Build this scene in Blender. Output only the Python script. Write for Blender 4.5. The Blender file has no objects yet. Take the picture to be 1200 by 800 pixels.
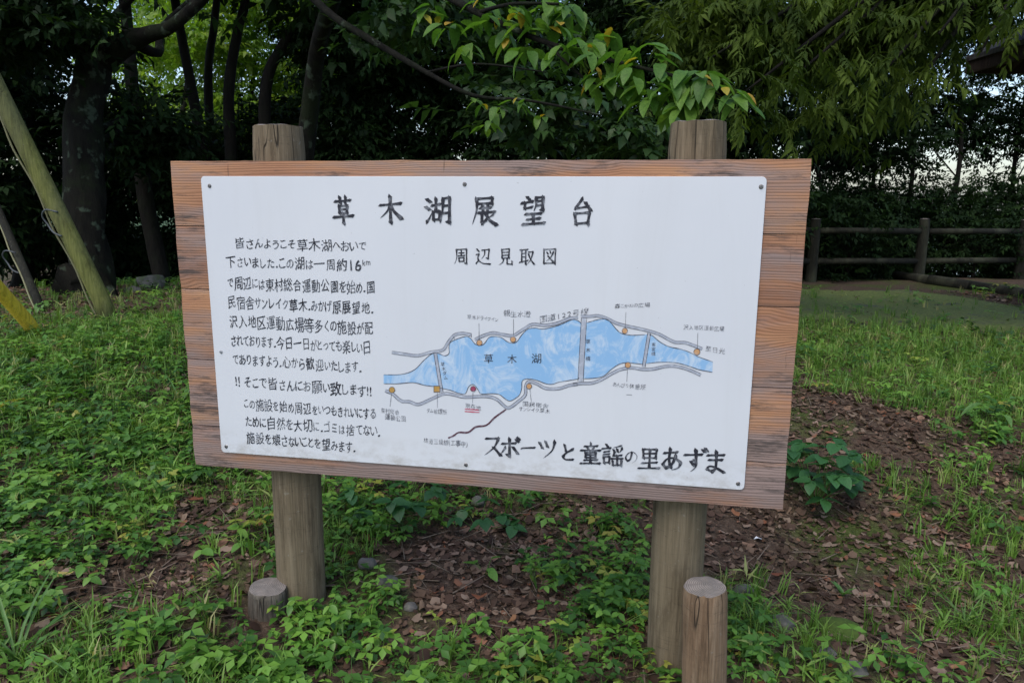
import bpy, bmesh, math, random
import numpy as np
from mathutils import Vector, Matrix, noise
from mathutils.geometry import tessellate_polygon
sc = bpy.context.scene
random.seed(7); rng = np.random.default_rng(7)
R = math.radians

# ------------------------------------------------------------------ camera, world, sun
EYE = Vector((0.4818, -1.97295, 1.3941))
YAW, PIT, ROL = -0.17542125, -0.19528629, 0.00634089
FPX = 840.9148                                    # focal length for a picture 1200 wide
def cam_axes():
    cy, sy, cp, sp = math.cos(YAW), math.sin(YAW), math.cos(PIT), math.sin(PIT)
    f = Vector((sy*cp, cy*cp, sp)); r = Vector((cy, -sy, 0)); u = r.cross(f)
    c, s = math.cos(ROL), math.sin(ROL)
    return c*r + s*u, -s*r + c*u, f
AR, AU, AF = cam_axes()
cam = bpy.data.cameras.new('camera'); co = bpy.data.objects.new('camera', cam); sc.collection.objects.link(co)
M3 = Matrix((AR, AU, -AF)).transposed()
co.matrix_world = Matrix.Translation(EYE) @ M3.to_4x4()
cam.sensor_width = 36; cam.lens = FPX/1200*36; cam.clip_start = 0.05; cam.clip_end = 5000
sc.camera = co

w = bpy.data.worlds.new('World'); sc.world = w; w.use_nodes = True
nt = w.node_tree; nt.nodes.clear()
sky = nt.nodes.new('ShaderNodeTexSky'); sky.sky_type = 'NISHITA'; sky.sun_disc = False
SUN_EL, SUN_AZ = R(58), R(200)                    # azimuth clockwise from +Y: behind the camera, to the left
sky.sun_elevation = SUN_EL; sky.sun_rotation = SUN_AZ
sky.air_density = 1.0; sky.dust_density = 2.2; sky.ozone_density = 1.0
bg = nt.nodes.new('ShaderNodeBackground'); bg.inputs[1].default_value = 0.15
wo = nt.nodes.new('ShaderNodeOutputWorld')
nt.links.new(sky.outputs[0], bg.inputs[0]); nt.links.new(bg.outputs[0], wo.inputs[0])
sl = bpy.data.lights.new('sun', 'SUN'); sl.energy = 0.7; sl.angle = R(40); sl.color = (1, .96, .90)
so = bpy.data.objects.new('sun', sl); sc.collection.objects.link(so)
sd = Vector((math.sin(SUN_AZ)*math.cos(SUN_EL), math.cos(SUN_AZ)*math.cos(SUN_EL), math.sin(SUN_EL)))
so.rotation_euler = sd.to_track_quat('Z', 'Y').to_euler()
sc.view_settings.view_transform = 'Standard'; sc.view_settings.look = 'None'
sc.view_settings.exposure = 0.90; sc.view_settings.gamma = 1.0

# ------------------------------------------------------------------ helpers
def sstep(a, b, x):
    t = min(1, max(0, (x-a)/(b-a))); return t*t*(3-2*t)
def nz(x, y, s, k=0.0):
    return noise.noise(Vector((x*s, y*s, k)))
def gz(x, y):
    """height of the ground"""
    s = sstep(0.75, 2.7, y)
    z = 0.008 - 0.08*max(-3, min(3, x))*(1-0.55*s) + 0.25*s
    d = math.hypot(x-.5, y+2)
    if d < 30:
        z += 0.03*nz(x, y, 1.1) + 0.012*nz(x, y, 4.0, 3)
    z += 0.05*nz(x, y, .4, 5)*sstep(2, 8, d)
    if d > 9:
        left = 1 - sstep(-7, -1, x)
        z -= left*(0.10*(min(d, 20)-9)*sstep(9, 11, d) + 3.0*sstep(20, 60, d))
        z -= (1-left)*sstep(10.5, 60, y)*34
        z -= sstep(60, 400, d)*left*30
    return z
def ray(u, v):
    return (AF + AR*((u-600)/FPX) + AU*((400-v)/FPX))
def at(u, v):
    """the point of the ground seen at photograph position u, v"""
    d = ray(u, v); t = .5
    while t < 60:
        p = EYE + d*t
        if p.z < gz(p.x, p.y): break
        t += 0.01 + t*.003
    return Vector((p.x, p.y, gz(p.x, p.y)))
def dep(u, v, D):
    """the point at depth D (metres along the view axis) seen at u, v"""
    return EYE + ray(u, v)*D
def bp(u, v, y=0.0):
    """the point of the plane y = const seen at u, v (the board is built in this plane)"""
    d = ray(u, v); t = (y-EYE.y)/d.y; return EYE + d*t

def setup(o, parent=None, label=None, cat=None, group=None, kind=None):
    if parent is not None: o.parent = parent
    if label: o['label'] = label
    if cat: o['category'] = cat
    if group: o['group'] = group
    if kind: o['kind'] = kind
    return o
def empty(name, loc, label, cat, group=None, rz=0):
    o = bpy.data.objects.new(name, None); sc.collection.objects.link(o)
    o.location = loc; o.rotation_euler = (0, 0, rz); o.empty_display_size = .1
    return setup(o, None, label, cat, group)
def link(name, me, parent=None, mat=None, smooth=False, **k):
    o = bpy.data.objects.new(name, me); sc.collection.objects.link(o)
    if mat is not None and len(me.materials) == 0: me.materials.append(mat)
    if smooth: me.polygons.foreach_set('use_smooth', [True]*len(me.polygons))
    return setup(o, parent, **k)
def pymesh(name, vs, fs):
    me = bpy.data.meshes.new(name); me.from_pydata([tuple(v) for v in vs], [], fs); me.update(); return me
def bm_link(name, bm, parent=None, mat=None, smooth=False, **k):
    me = bpy.data.meshes.new(name); bm.normal_update(); bm.to_mesh(me); bm.free()
    return link(name, me, parent, mat, smooth, **k)

def tube(path, radii, seg=10, wob=0.0, ws=3.0, cap=True, seed=0.0, uvs=None):
    """a tapering tube; returns verts, faces"""
    vs, fs = [], []; n = len(path); path = [Vector(p) for p in path]
    ref = None
    for i, p in enumerate(path):
        t = (path[min(i+1, n-1)] - path[max(i-1, 0)]).normalized()
        if ref is None:
            ref = Vector((1, 0, 0)) if abs(t.x) < .8 else Vector((0, 1, 0))
        a = (ref - t*ref.dot(t)).normalized(); b = t.cross(a); ref = a
        for k in range(seg):
            th = 2*math.pi*k/seg; q = a*math.cos(th) + b*math.sin(th)
            r = radii[i]*(1 + wob*noise.noise(Vector((q.x*1.3+seed, q.y*1.3, q.z*1.3)) + p*ws))
            vs.append(p + q*r)
    for i in range(n-1):
        for k in range(seg):
            k2 = (k+1) % seg
            fs.append((i*seg+k, i*seg+k2, (i+1)*seg+k2, (i+1)*seg+k))
    if cap:
        fs.append(tuple(range(seg))[::-1]); fs.append(tuple((n-1)*seg+k for k in range(seg)))
    return vs, fs
def resample(path, radii, n):
    out, ro = [], []
    P = [Vector(p) for p in path]; m = len(P)-1
    for i in range(n):
        t = i/(n-1)*m; k = min(int(t), m-1); f = t-k
        p0 = P[max(k-1, 0)]; p1 = P[k]; p2 = P[k+1]; p3 = P[min(k+2, m)]
        q = 0.5*((2*p1) + (p2-p0)*f + (2*p0-5*p1+4*p2-p3)*f*f + (3*p1-p0-3*p2+p3)*f**3)
        out.append(q); ro.append(radii[k]*(1-f) + radii[k+1]*f)
    return out, ro
def join(parts):
    V, F = [], []
    for v, f in parts:
        b = len(V); V += list(v); F += [tuple(i+b for i in q) for q in f]
    return V, F
def frames(n, tilt=.5, up=None):
    """n random rotation matrices: random heading, tilt of the z axis about a random horizontal axis"""
    yaw = rng.uniform(0, 2*np.pi, n); ax = rng.uniform(0, 2*np.pi, n); ti = rng.normal(0, tilt, n)
    cz, sz = np.cos(yaw), np.sin(yaw); Z = np.zeros((n, 3, 3))
    Z[:, 0, 0] = cz; Z[:, 0, 1] = -sz; Z[:, 1, 0] = sz; Z[:, 1, 1] = cz; Z[:, 2, 2] = 1
    k = np.stack([np.cos(ax), np.sin(ax), 0*ax], 1); K = np.zeros((n, 3, 3))
    K[:, 0, 1] = -k[:, 2]; K[:, 0, 2] = k[:, 1]; K[:, 1, 0] = k[:, 2]; K[:, 1, 2] = -k[:, 0]; K[:, 2, 0] = -k[:, 1]; K[:, 2, 1] = k[:, 0]
    s, c = np.sin(ti)[:, None, None], np.cos(ti)[:, None, None]
    T = np.eye(3)[None] + s*K + (1-c)*(K@K)
    return T@Z
def scatter_mesh(name, tmpls, P, Rt, S):
    """many copies of small triangle templates as ONE mesh, each copy with its own random value in the attribute rnd"""
    P = np.asarray(P, float); S = np.asarray(S, float); n = len(P); which = rng.integers(0, len(tmpls), n)
    AV, AF_, RN, base = [], [], [], 0
    for k, (tv, tf) in enumerate(tmpls):
        idx = np.nonzero(which == k)[0]
        if len(idx) == 0: continue
        tv = np.asarray(tv, float); tf = np.asarray(tf, int)
        v = np.einsum('nij,vj->nvi', Rt[idx], tv)*S[idx][:, None, None] + P[idx][:, None, :]
        f = tf[None] + (np.arange(len(idx))*len(tv))[:, None, None] + base
        AV.append(v.reshape(-1, 3)); AF_.append(f.reshape(-1, 3)); RN.append(np.repeat(rng.random(len(idx)), len(tv)))
        base += len(idx)*len(tv)
    V = np.concatenate(AV); F = np.concatenate(AF_); rn = np.concatenate(RN)
    me = bpy.data.meshes.new(name)
    me.vertices.add(len(V)); me.vertices.foreach_set('co', V.ravel())
    me.loops.add(F.size); me.loops.foreach_set('vertex_index', F.ravel().astype(np.int32))
    me.polygons.add(len(F)); me.polygons.foreach_set('loop_start', (np.arange(len(F))*3).astype(np.int32))
    me.update(calc_edges=True)
    a = me.attributes.new('rnd', 'FLOAT', 'POINT'); a.data.foreach_set('value', rn.astype(np.float32))
    return me

# ------------------------------------------------------------------ materials
def newmat(name):
    m = bpy.data.materials.new(name); m.use_nodes = True; t = m.node_tree; t.nodes.clear()
    o = t.nodes.new('ShaderNodeOutputMaterial'); b = t.nodes.new('ShaderNodeBsdfPrincipled')
    t.links.new(b.outputs[0], o.inputs[0]); return m, t, b, o
def N(t, typ, **k):
    n = t.nodes.new(typ)
    for a, v in k.items(): setattr(n, a, v)
    return n
def ramp(t, src, stops, interp='LINEAR'):
    r = N(t, 'ShaderNodeValToRGB'); r.color_ramp.interpolation = interp
    e = r.color_ramp.elements
    while len(e) < len(stops): e.new(.5)
    for x, (p, c) in zip(e, stops):
        x.position = p; x.color = (c[0], c[1], c[2], 1) if not isinstance(c, (int, float)) else (c, c, c, 1)
    t.links.new(src, r.inputs[0]); return r.outputs[0]
def tex(t, typ, scale, vec=None, stretch=None, detail=4, rough=.55, dist=0.0, coord='Object', loc=None):
    if vec is None:
        tc = N(t, 'ShaderNodeTexCoord'); vec = tc.outputs[coord]
    if stretch or loc:
        mp = N(t, 'ShaderNodeMapping'); mp.inputs['Scale'].default_value = stretch or (1, 1, 1)
        mp.inputs['Location'].default_value = loc or (0, 0, 0)
        t.links.new(vec, mp.inputs[0]); vec = mp.outputs[0]
    if typ == 'noise':
        n = N(t, 'ShaderNodeTexNoise'); n.inputs['Scale'].default_value = scale; n.inputs['Detail'].default_value = detail
        n.inputs['Roughness'].default_value = rough; n.inputs['Distortion'].default_value = dist; out = n.outputs[0]
    else:
        n = N(t, 'ShaderNodeTexVoronoi'); n.inputs['Scale'].default_value = scale; out = n.outputs[0]
    t.links.new(vec, n.inputs['Vector']); return out
def mixc(t, f, a, b, mode='MIX'):
    m = N(t, 'ShaderNodeMix', data_type='RGBA', blend_type=mode)
    if isinstance(f, (int, float)): m.inputs[0].default_value = f
    else: t.links.new(f, m.inputs[0])
    for i, x in ((6, a), (7, b)):
        if isinstance(x, tuple): m.inputs[i].default_value = (*x, 1)
        else: t.links.new(x, m.inputs[i])
    return m.outputs[2]
def math_(t, op, a, b=0.0):
    m = N(t, 'ShaderNodeMath', operation=op)
    for i, x in ((0, a), (1, b)):
        if isinstance(x, (int, float)): m.inputs[i].default_value = x
        else: t.links.new(x, m.inputs[i])
    return m.outputs[0]
def bump(t, b, h, strength=.5, dist=.01):
    n = N(t, 'ShaderNodeBump'); n.inputs['Strength'].default_value = strength; n.inputs['Distance'].default_value = dist
    t.links.new(h, n.inputs['Height']); t.links.new(n.outputs[0], b.inputs['Normal'])
def rnd_value(t, per_object):
    if per_object: return N(t, 'ShaderNodeObjectInfo').outputs['Random']
    return N(t, 'ShaderNodeAttribute', attribute_name='rnd').outputs['Fac']
def leafmat(name, stops, trans=.35, rough=.5, per_object=False, spec=.4, nscale=3.0):
    m, t, b, o = newmat(name)
    r = rnd_value(t, per_object)
    c = ramp(t, r, stops)
    n = tex(t, 'noise', nscale, coord='Object' if not per_object else 'Object', detail=2)
    c = mixc(t, ramp(t, n, [(.35, 0), (.7, 1)]), c, mixc(t, 1.0, c, (.62, .66, .6), 'MULTIPLY'))
    t.links.new(c, b.inputs['Base Color']); b.inputs['Roughness'].default_value = rough
    b.inputs['Specular IOR Level'].default_value = spec
    if trans > 0:
        tr = N(t, 'ShaderNodeBsdfTranslucent'); mx = N(t, 'ShaderNodeMixShader'); mx.inputs[0].default_value = trans
        c2 = mixc(t, 1.0, c, (1.5, 1.6, .7), 'MULTIPLY')
        t.links.new(c2, tr.inputs[0]); t.links.new(b.outputs[0], mx.inputs[1]); t.links.new(tr.outputs[0], mx.inputs[2])
        t.links.new(mx.outputs[0], o.inputs[0])
    return m
def plain(name, col, rough=.6, metal=0.0, spec=.5):
    m, t, b, o = newmat(name); b.inputs['Base Color'].default_value = (*col, 1)
    b.inputs['Roughness'].default_value = rough; b.inputs['Metallic'].default_value = metal
    b.inputs['Specular IOR Level'].default_value = spec; return m

def make_plank_mat():
    m, t, b, o = newmat('weathered_red_board')
    oi = N(t, 'ShaderNodeObjectInfo').outputs['Random']; tc = N(t, 'ShaderNodeTexCoord')
    cx = N(t, 'ShaderNodeCombineXYZ'); t.links.new(math_(t, 'MULTIPLY', oi, 37.0), cx.inputs[0]); t.links.new(math_(t, 'MULTIPLY', oi, 11.0), cx.inputs[1])
    va = N(t, 'ShaderNodeVectorMath', operation='ADD'); t.links.new(tc.outputs['Object'], va.inputs[0]); t.links.new(cx.outputs[0], va.inputs[1])
    vec = va.outputs[0]
    warp = tex(t, 'noise', 1.0, vec, (.8, 1, 2.2), detail=2, rough=.4)
    knot = ramp(t, tex(t, 'noise', 1.0, vec, (4.0, 1, 8.0), detail=0), [(.62, 0), (.85, 1)])
    # growth rings cut lengthwise: lines of z bent by a slow noise
    sep = N(t, 'ShaderNodeSeparateXYZ'); t.links.new(vec, sep.inputs[0])
    zz = math_(t, 'ADD', math_(t, 'MULTIPLY', sep.outputs[2], 125.0), math_(t, 'ADD', math_(t, 'MULTIPLY', warp, 8.0), math_(t, 'MULTIPLY', knot, 2.5)))
    warp2 = tex(t, 'noise', 1.0, vec, (.35, 1, 17), detail=3, rough=.6)
    zz = math_(t, 'ADD', zz, math_(t, 'MULTIPLY', warp2, 4.5))
    sn = math_(t, 'SINE', math_(t, 'MULTIPLY', zz, 6.283))
    fine = tex(t, 'noise', 1.0, vec, (5, 40, 520), detail=4)
    ring = ramp(t, math_(t, 'ADD', math_(t, 'ADD', math_(t, 'MULTIPLY', sn, .32), .2), math_(t, 'MULTIPLY', fine, .6)), [(.1, 0), (.5, .3), (.95, 1)])
    col = ramp(t, tex(t, 'noise', 1.0, vec, (1.3, 1, 8), detail=4), [(.3, (.235, .12, .076)), (.5, (.34, .185, .108)), (.72, (.46, .27, .145))])
    col = mixc(t, 1.0, col, ramp(t, oi, [(0, (.86, .80, .80)), (.5, (1.0, .97, .95)), (1, (1.08, 1.0, .90))]), 'MULTIPLY')
    kn = N(t, 'ShaderNodeTexVoronoi'); kn.inputs['Scale'].default_value = 1.0
    mpk = N(t, 'ShaderNodeMapping'); mpk.inputs['Scale'].default_value = (3.2, 1, 7.5); t.links.new(vec, mpk.inputs[0]); t.links.new(mpk.outputs[0], kn.inputs['Vector'])
    kd = ramp(t, kn.outputs['Distance'], [(.03, .9), (.075, .35), (.13, 0)])
    rmk = ramp(t, tex(t, 'noise', 1.0, vec, (1.6, 1, 7), detail=3, loc=(7, 1, 2)), [(.35, .05), (.68, .33)])
    col = mixc(t, math_(t, 'MULTIPLY', ring, rmk), col, mixc(t, 1.0, col, (.42, .36, .36), 'MULTIPLY'))
    col = mixc(t, kd, col, (.075, .045, .03))
    # grey weathering, more of it low on the board (runs of rain water) and as dark mould bands
    grey = tex(t, 'noise', 1.0, vec, (2.5, 1, 14), detail=6, rough=.65)
    gz_ = N(t, 'ShaderNodeSeparateXYZ'); t.links.new(tc.outputs['Object'], gz_.inputs[0])
    low = ramp(t, math_(t, 'SUBTRACT', gz_.outputs[2], .5), [(0.05, 1), (.75, .0)])
    gm = ramp(t, math_(t, 'ADD', grey, math_(t, 'MULTIPLY', low, .14)), [(.44, 0), (.66, .85)])
    col = mixc(t, gm, col, (.23, .18, .165))
    mould = ramp(t, tex(t, 'noise', 1.0, vec, (3.5, 1, 24), detail=9, rough=.78, loc=(3, 3, 3)), [(.53, 0), (.63, .85)])
    col = mixc(t, mould, col, (.06, .05, .045))
    # cross cracks on the upper edge
    ck = tex(t, 'noise', 1.0, vec, (60, 1, 5), detail=3)
    col = mixc(t, ramp(t, ck, [(.70, 0), (.74, .7)]), col, (.03, .025, .02))
    t.links.new(col, b.inputs['Base Color']); b.inputs['Roughness'].default_value = .8; b.inputs['Specular IOR Level'].default_value = .25
    h = math_(t, 'ADD', math_(t, 'MULTIPLY', ring, -.9), math_(t, 'MULTIPLY', fine, .5))
    bump(t, b, h, .32, .004); return m
def make_post_mat(name, c1, c2, c3, moss):
    m, t, b, o = newmat(name)
    g = tex(t, 'noise', 1.0, None, (60, 60, 2.2), detail=8, rough=.75)
    g2 = tex(t, 'noise', 1.0, None, (110, 110, 3), detail=4)
    big = tex(t, 'noise', 3.0, None, (1, 1, .5), detail=3)
    col = ramp(t, g, [(.3, c1), (.5, c2), (.72, c3)])
    col = mixc(t, ramp(t, g2, [(.45, 0), (.7, .5)]), col, mixc(t, 1.0, col, (.5, .5, .5), 'MULTIPLY'))
    col = mixc(t, ramp(t, big, [(.45, 0), (.65, moss)]), col, (.085, .09, .055))
    crack = ramp(t, tex(t, 'noise', 1.0, None, (15, 15, .55), detail=2, loc=(5, 2, 1)), [(.493, 0), (.5, 1), (.507, 0)])
    crack2 = ramp(t, tex(t, 'noise', 1.0, None, (3, 3, 30), detail=3, loc=(1, 2, 1)), [(.495, 0), (.5, .35), (.505, 0)])
    zs = N(t, 'ShaderNodeSeparateXYZ'); t.links.new(N(t, 'ShaderNodeTexCoord').outputs['Generated'], zs.inputs[0])
    crack = math_(t, 'MULTIPLY', crack, ramp(t, zs.outputs[2], [(.45, .12), (.85, .9)]))
    stain = ramp(t, tex(t, 'noise', 1.0, None, (16, 16, 3.5), detail=7, rough=.7, loc=(8, 2, 1)), [(.50, 0), (.66, .7)])
    col = mixc(t, stain, col, mixc(t, 1.0, col, (.42, .40, .38), 'MULTIPLY'))
    col = mixc(t, math_(t, 'MAXIMUM', crack, crack2), col, (.02, .018, .015))
    spots = ramp(t, tex(t, 'noise', 60, None, detail=3), [(.68, 0), (.72, .5)])
    col = mixc(t, spots, col, (.24, .23, .19))
    t.links.new(col, b.inputs['Base Color']); b.inputs['Roughness'].default_value = .85; b.inputs['Specular IOR Level'].default_value = .2
    h = math_(t, 'SUBTRACT', math_(t, 'ADD', g, math_(t, 'MULTIPLY', g2, .5)), crack)
    bump(t, b, h, .9, .008); return m
def make_end_mat(name, ca, cb):
    m, t, b, o = newmat(name)
    tc = N(t, 'ShaderNodeTexCoord'); w_ = N(t, 'ShaderNodeTexWave', wave_type='RINGS', rings_direction='Z')
    w_.inputs['Scale'].default_value = 55; w_.inputs['Distortion'].default_value = 2.5; t.links.new(tc.outputs['Object'], w_.inputs[0])
    c = ramp(t, w_.outputs['Fac'], [(.2, ca), (.8, cb)])
    c = mixc(t, ramp(t, tex(t, 'noise', 18, detail=5), [(.4, 0), (.7, .8)]), c, (.09, .085, .075))
    t.links.new(c, b.inputs['Base Color']); b.inputs['Roughness'].default_value = .9
    bump(t, b, tex(t, 'noise', 60, detail=5), .6, .006); return m
def make_panel_mat():
    m, t, b, o = newmat('white_enamel_sheet')
    c = ramp(t, tex(t, 'noise', 1.6, detail=5), [(.3, (.575, .60, .63)), (.7, (.62, .64, .66))])
    tc = N(t, 'ShaderNodeTexCoord')
    # specks of dirt
    sp = ramp(t, tex(t, 'noise', 85, detail=2), [(.765, 0), (.79, .5)])
    c = mixc(t, sp, c, (.33, .33, .33))
    # grime along the lower edge and round the screws
    sep = N(t, 'ShaderNodeSeparateXYZ'); t.links.new(tc.outputs['Object'], sep.inputs[0])
    low = ramp(t, sep.outputs[2], [(.606, 1), (.70, 0)])
    g = ramp(t, tex(t, 'noise', 16, None, (1, 1, 1.6), detail=8, rough=.7), [(.44, 0), (.7, .6)])
    c = mixc(t, math_(t, 'MULTIPLY', low, g), c, (.30, .27, .22))
    st = ramp(t, tex(t, 'noise', 1, None, (9, 1, 1.1), detail=8, rough=.7, dist=.6), [(.50, 0), (.80, .16)])
    c = mixc(t, st, c, (.45, .45, .43))
    t.links.new(c, b.inputs['Base Color']); b.inputs['Roughness'].default_value = .42; b.inputs['Specular IOR Level'].default_value = .4
    bump(t, b, tex(t, 'noise', 5, detail=2), .05, .01); return m
def make_ink(name, col, fade=.25, fscale=60):
    m, t, b, o = newmat(name)
    n = tex(t, 'noise', fscale, None, (1, 1, 1), detail=5, rough=.7)
    c = mixc(t, ramp(t, n, [(.5, 0), (.78, fade)]), col, (.6, .64, .70))
    t.links.new(c, b.inputs['Base Color']); b.inputs['Roughness'].default_value = .5; b.inputs['Specular IOR Level'].default_value = .3
    return m
def make_lake_paint():
    m, t, b, o = newmat('blue_map_paint')
    n = tex(t, 'noise', 1.0, None, (11, 1, 8), detail=8, rough=.72, dist=2.2)
    n2 = tex(t, 'noise', 4.0, None, (1, 1, 1), detail=2)
    f = ramp(t, math_(t, 'ADD', math_(t, 'MULTIPLY', n, .75), math_(t, 'MULTIPLY', n2, .3)), [(.50, 0), (.63, .85)])
    c = mixc(t, f, (.235, .43, .66), (.53, .62, .70))
    t.links.new(c, b.inputs['Base Color']); b.inputs['Roughness'].default_value = .5; return m
def make_ground_mat():
    m, t, b, o = newmat('forest_soil')
    n1 = tex(t, 'noise', 1.3, detail=6, rough=.6); n2 = tex(t, 'noise', 40, detail=6, rough=.7); n3 = tex(t, 'voronoi', 70)
    c = ramp(t, n2, [(.25, (.028, .019, .013)), (.5, (.07, .047, .032)), (.75, (.15, .108, .078))])
    moss = ramp(t, math_(t, 'ADD', n1, math_(t, 'MULTIPLY', n2, .15)), [(.56, 0), (.68, .75)])
    c = mixc(t, moss, c, ramp(t, n2, [(.3, (.025, .045, .008)), (.7, (.075, .115, .018))]))
    peb = ramp(t, tex(t, 'noise', 120, detail=2), [(.68, 0), (.72, .6)])
    c = mixc(t, peb, c, (.18, .17, .15))
    t.links.new(c, b.inputs['Base Color']); b.inputs['Roughness'].default_value = .95; b.inputs['Specular IOR Level'].default_value = .15
    h = math_(t, 'ADD', n2, math_(t, 'MULTIPLY', n3, .4)); bump(t, b, h, .8, .02); return m
def make_path_mat():
    m, t, b, o = newmat('mossy_concrete')
    n1 = tex(t, 'noise', 1.0, None, (1.3, 3.4, 1), detail=9, rough=.74); n2 = tex(t, 'noise', 30, detail=6, rough=.7)
    c = ramp(t, n2, [(.3, (.035, .034, .030)), (.7, (.075, .07, .062))])
    ms = ramp(t, math_(t, 'ADD', n1, math_(t, 'MULTIPLY', n2, .2)), [(.47, 0), (.54, .95)])
    c = mixc(t, ms, c, ramp(t, n2, [(.3, (.05, .075, .010)), (.7, (.15, .19, .035))]))
    t.links.new(c, b.inputs['Base Color']); b.inputs['Roughness'].default_value = .9
    bump(t, b, n2, .8, .02); return m
def make_bark(name, ca, cb, lichen=.0, moss=.0):
    m, t, b, o = newmat(name)
    n = tex(t, 'noise', 1.0, None, (14, 14, 3.5), detail=7, rough=.7)
    c = ramp(t, n, [(.3, ca), (.7, cb)])
    if moss: c = mixc(t, ramp(t, tex(t, 'noise', 3.0, detail=6, rough=.7), [(.48, 0), (.62, moss)]), c, (.014, .022, .008))
    if lichen: c = mixc(t, ramp(t, tex(t, 'noise', 6.5, detail=4, rough=.55), [(.57, 0), (.64, lichen)]), c, (.055, .075, .05))
    t.links.new(c, b.inputs['Base Color']); b.inputs['Roughness'].default_value = .95; b.inputs['Specular IOR Level'].default_value = .15
    bump(t, b, n, .9, .03); return m
def make_rock(name, ca, cb, moss):
    m, t, b, o = newmat(name)
    n = tex(t, 'noise', 14, detail=8, rough=.65); c = ramp(t, n, [(.3, ca), (.7, cb)])
    c = mixc(t, ramp(t, tex(t, 'noise', 9, detail=5, loc=(2, 2, 2)), [(.48, 0), (.6, moss)]), c, (.06, .085, .025))
    t.links.new(c, b.inputs['Base Color']); b.inputs['Roughness'].default_value = .9; bump(t, b, n, .7, .01); return m

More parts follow.
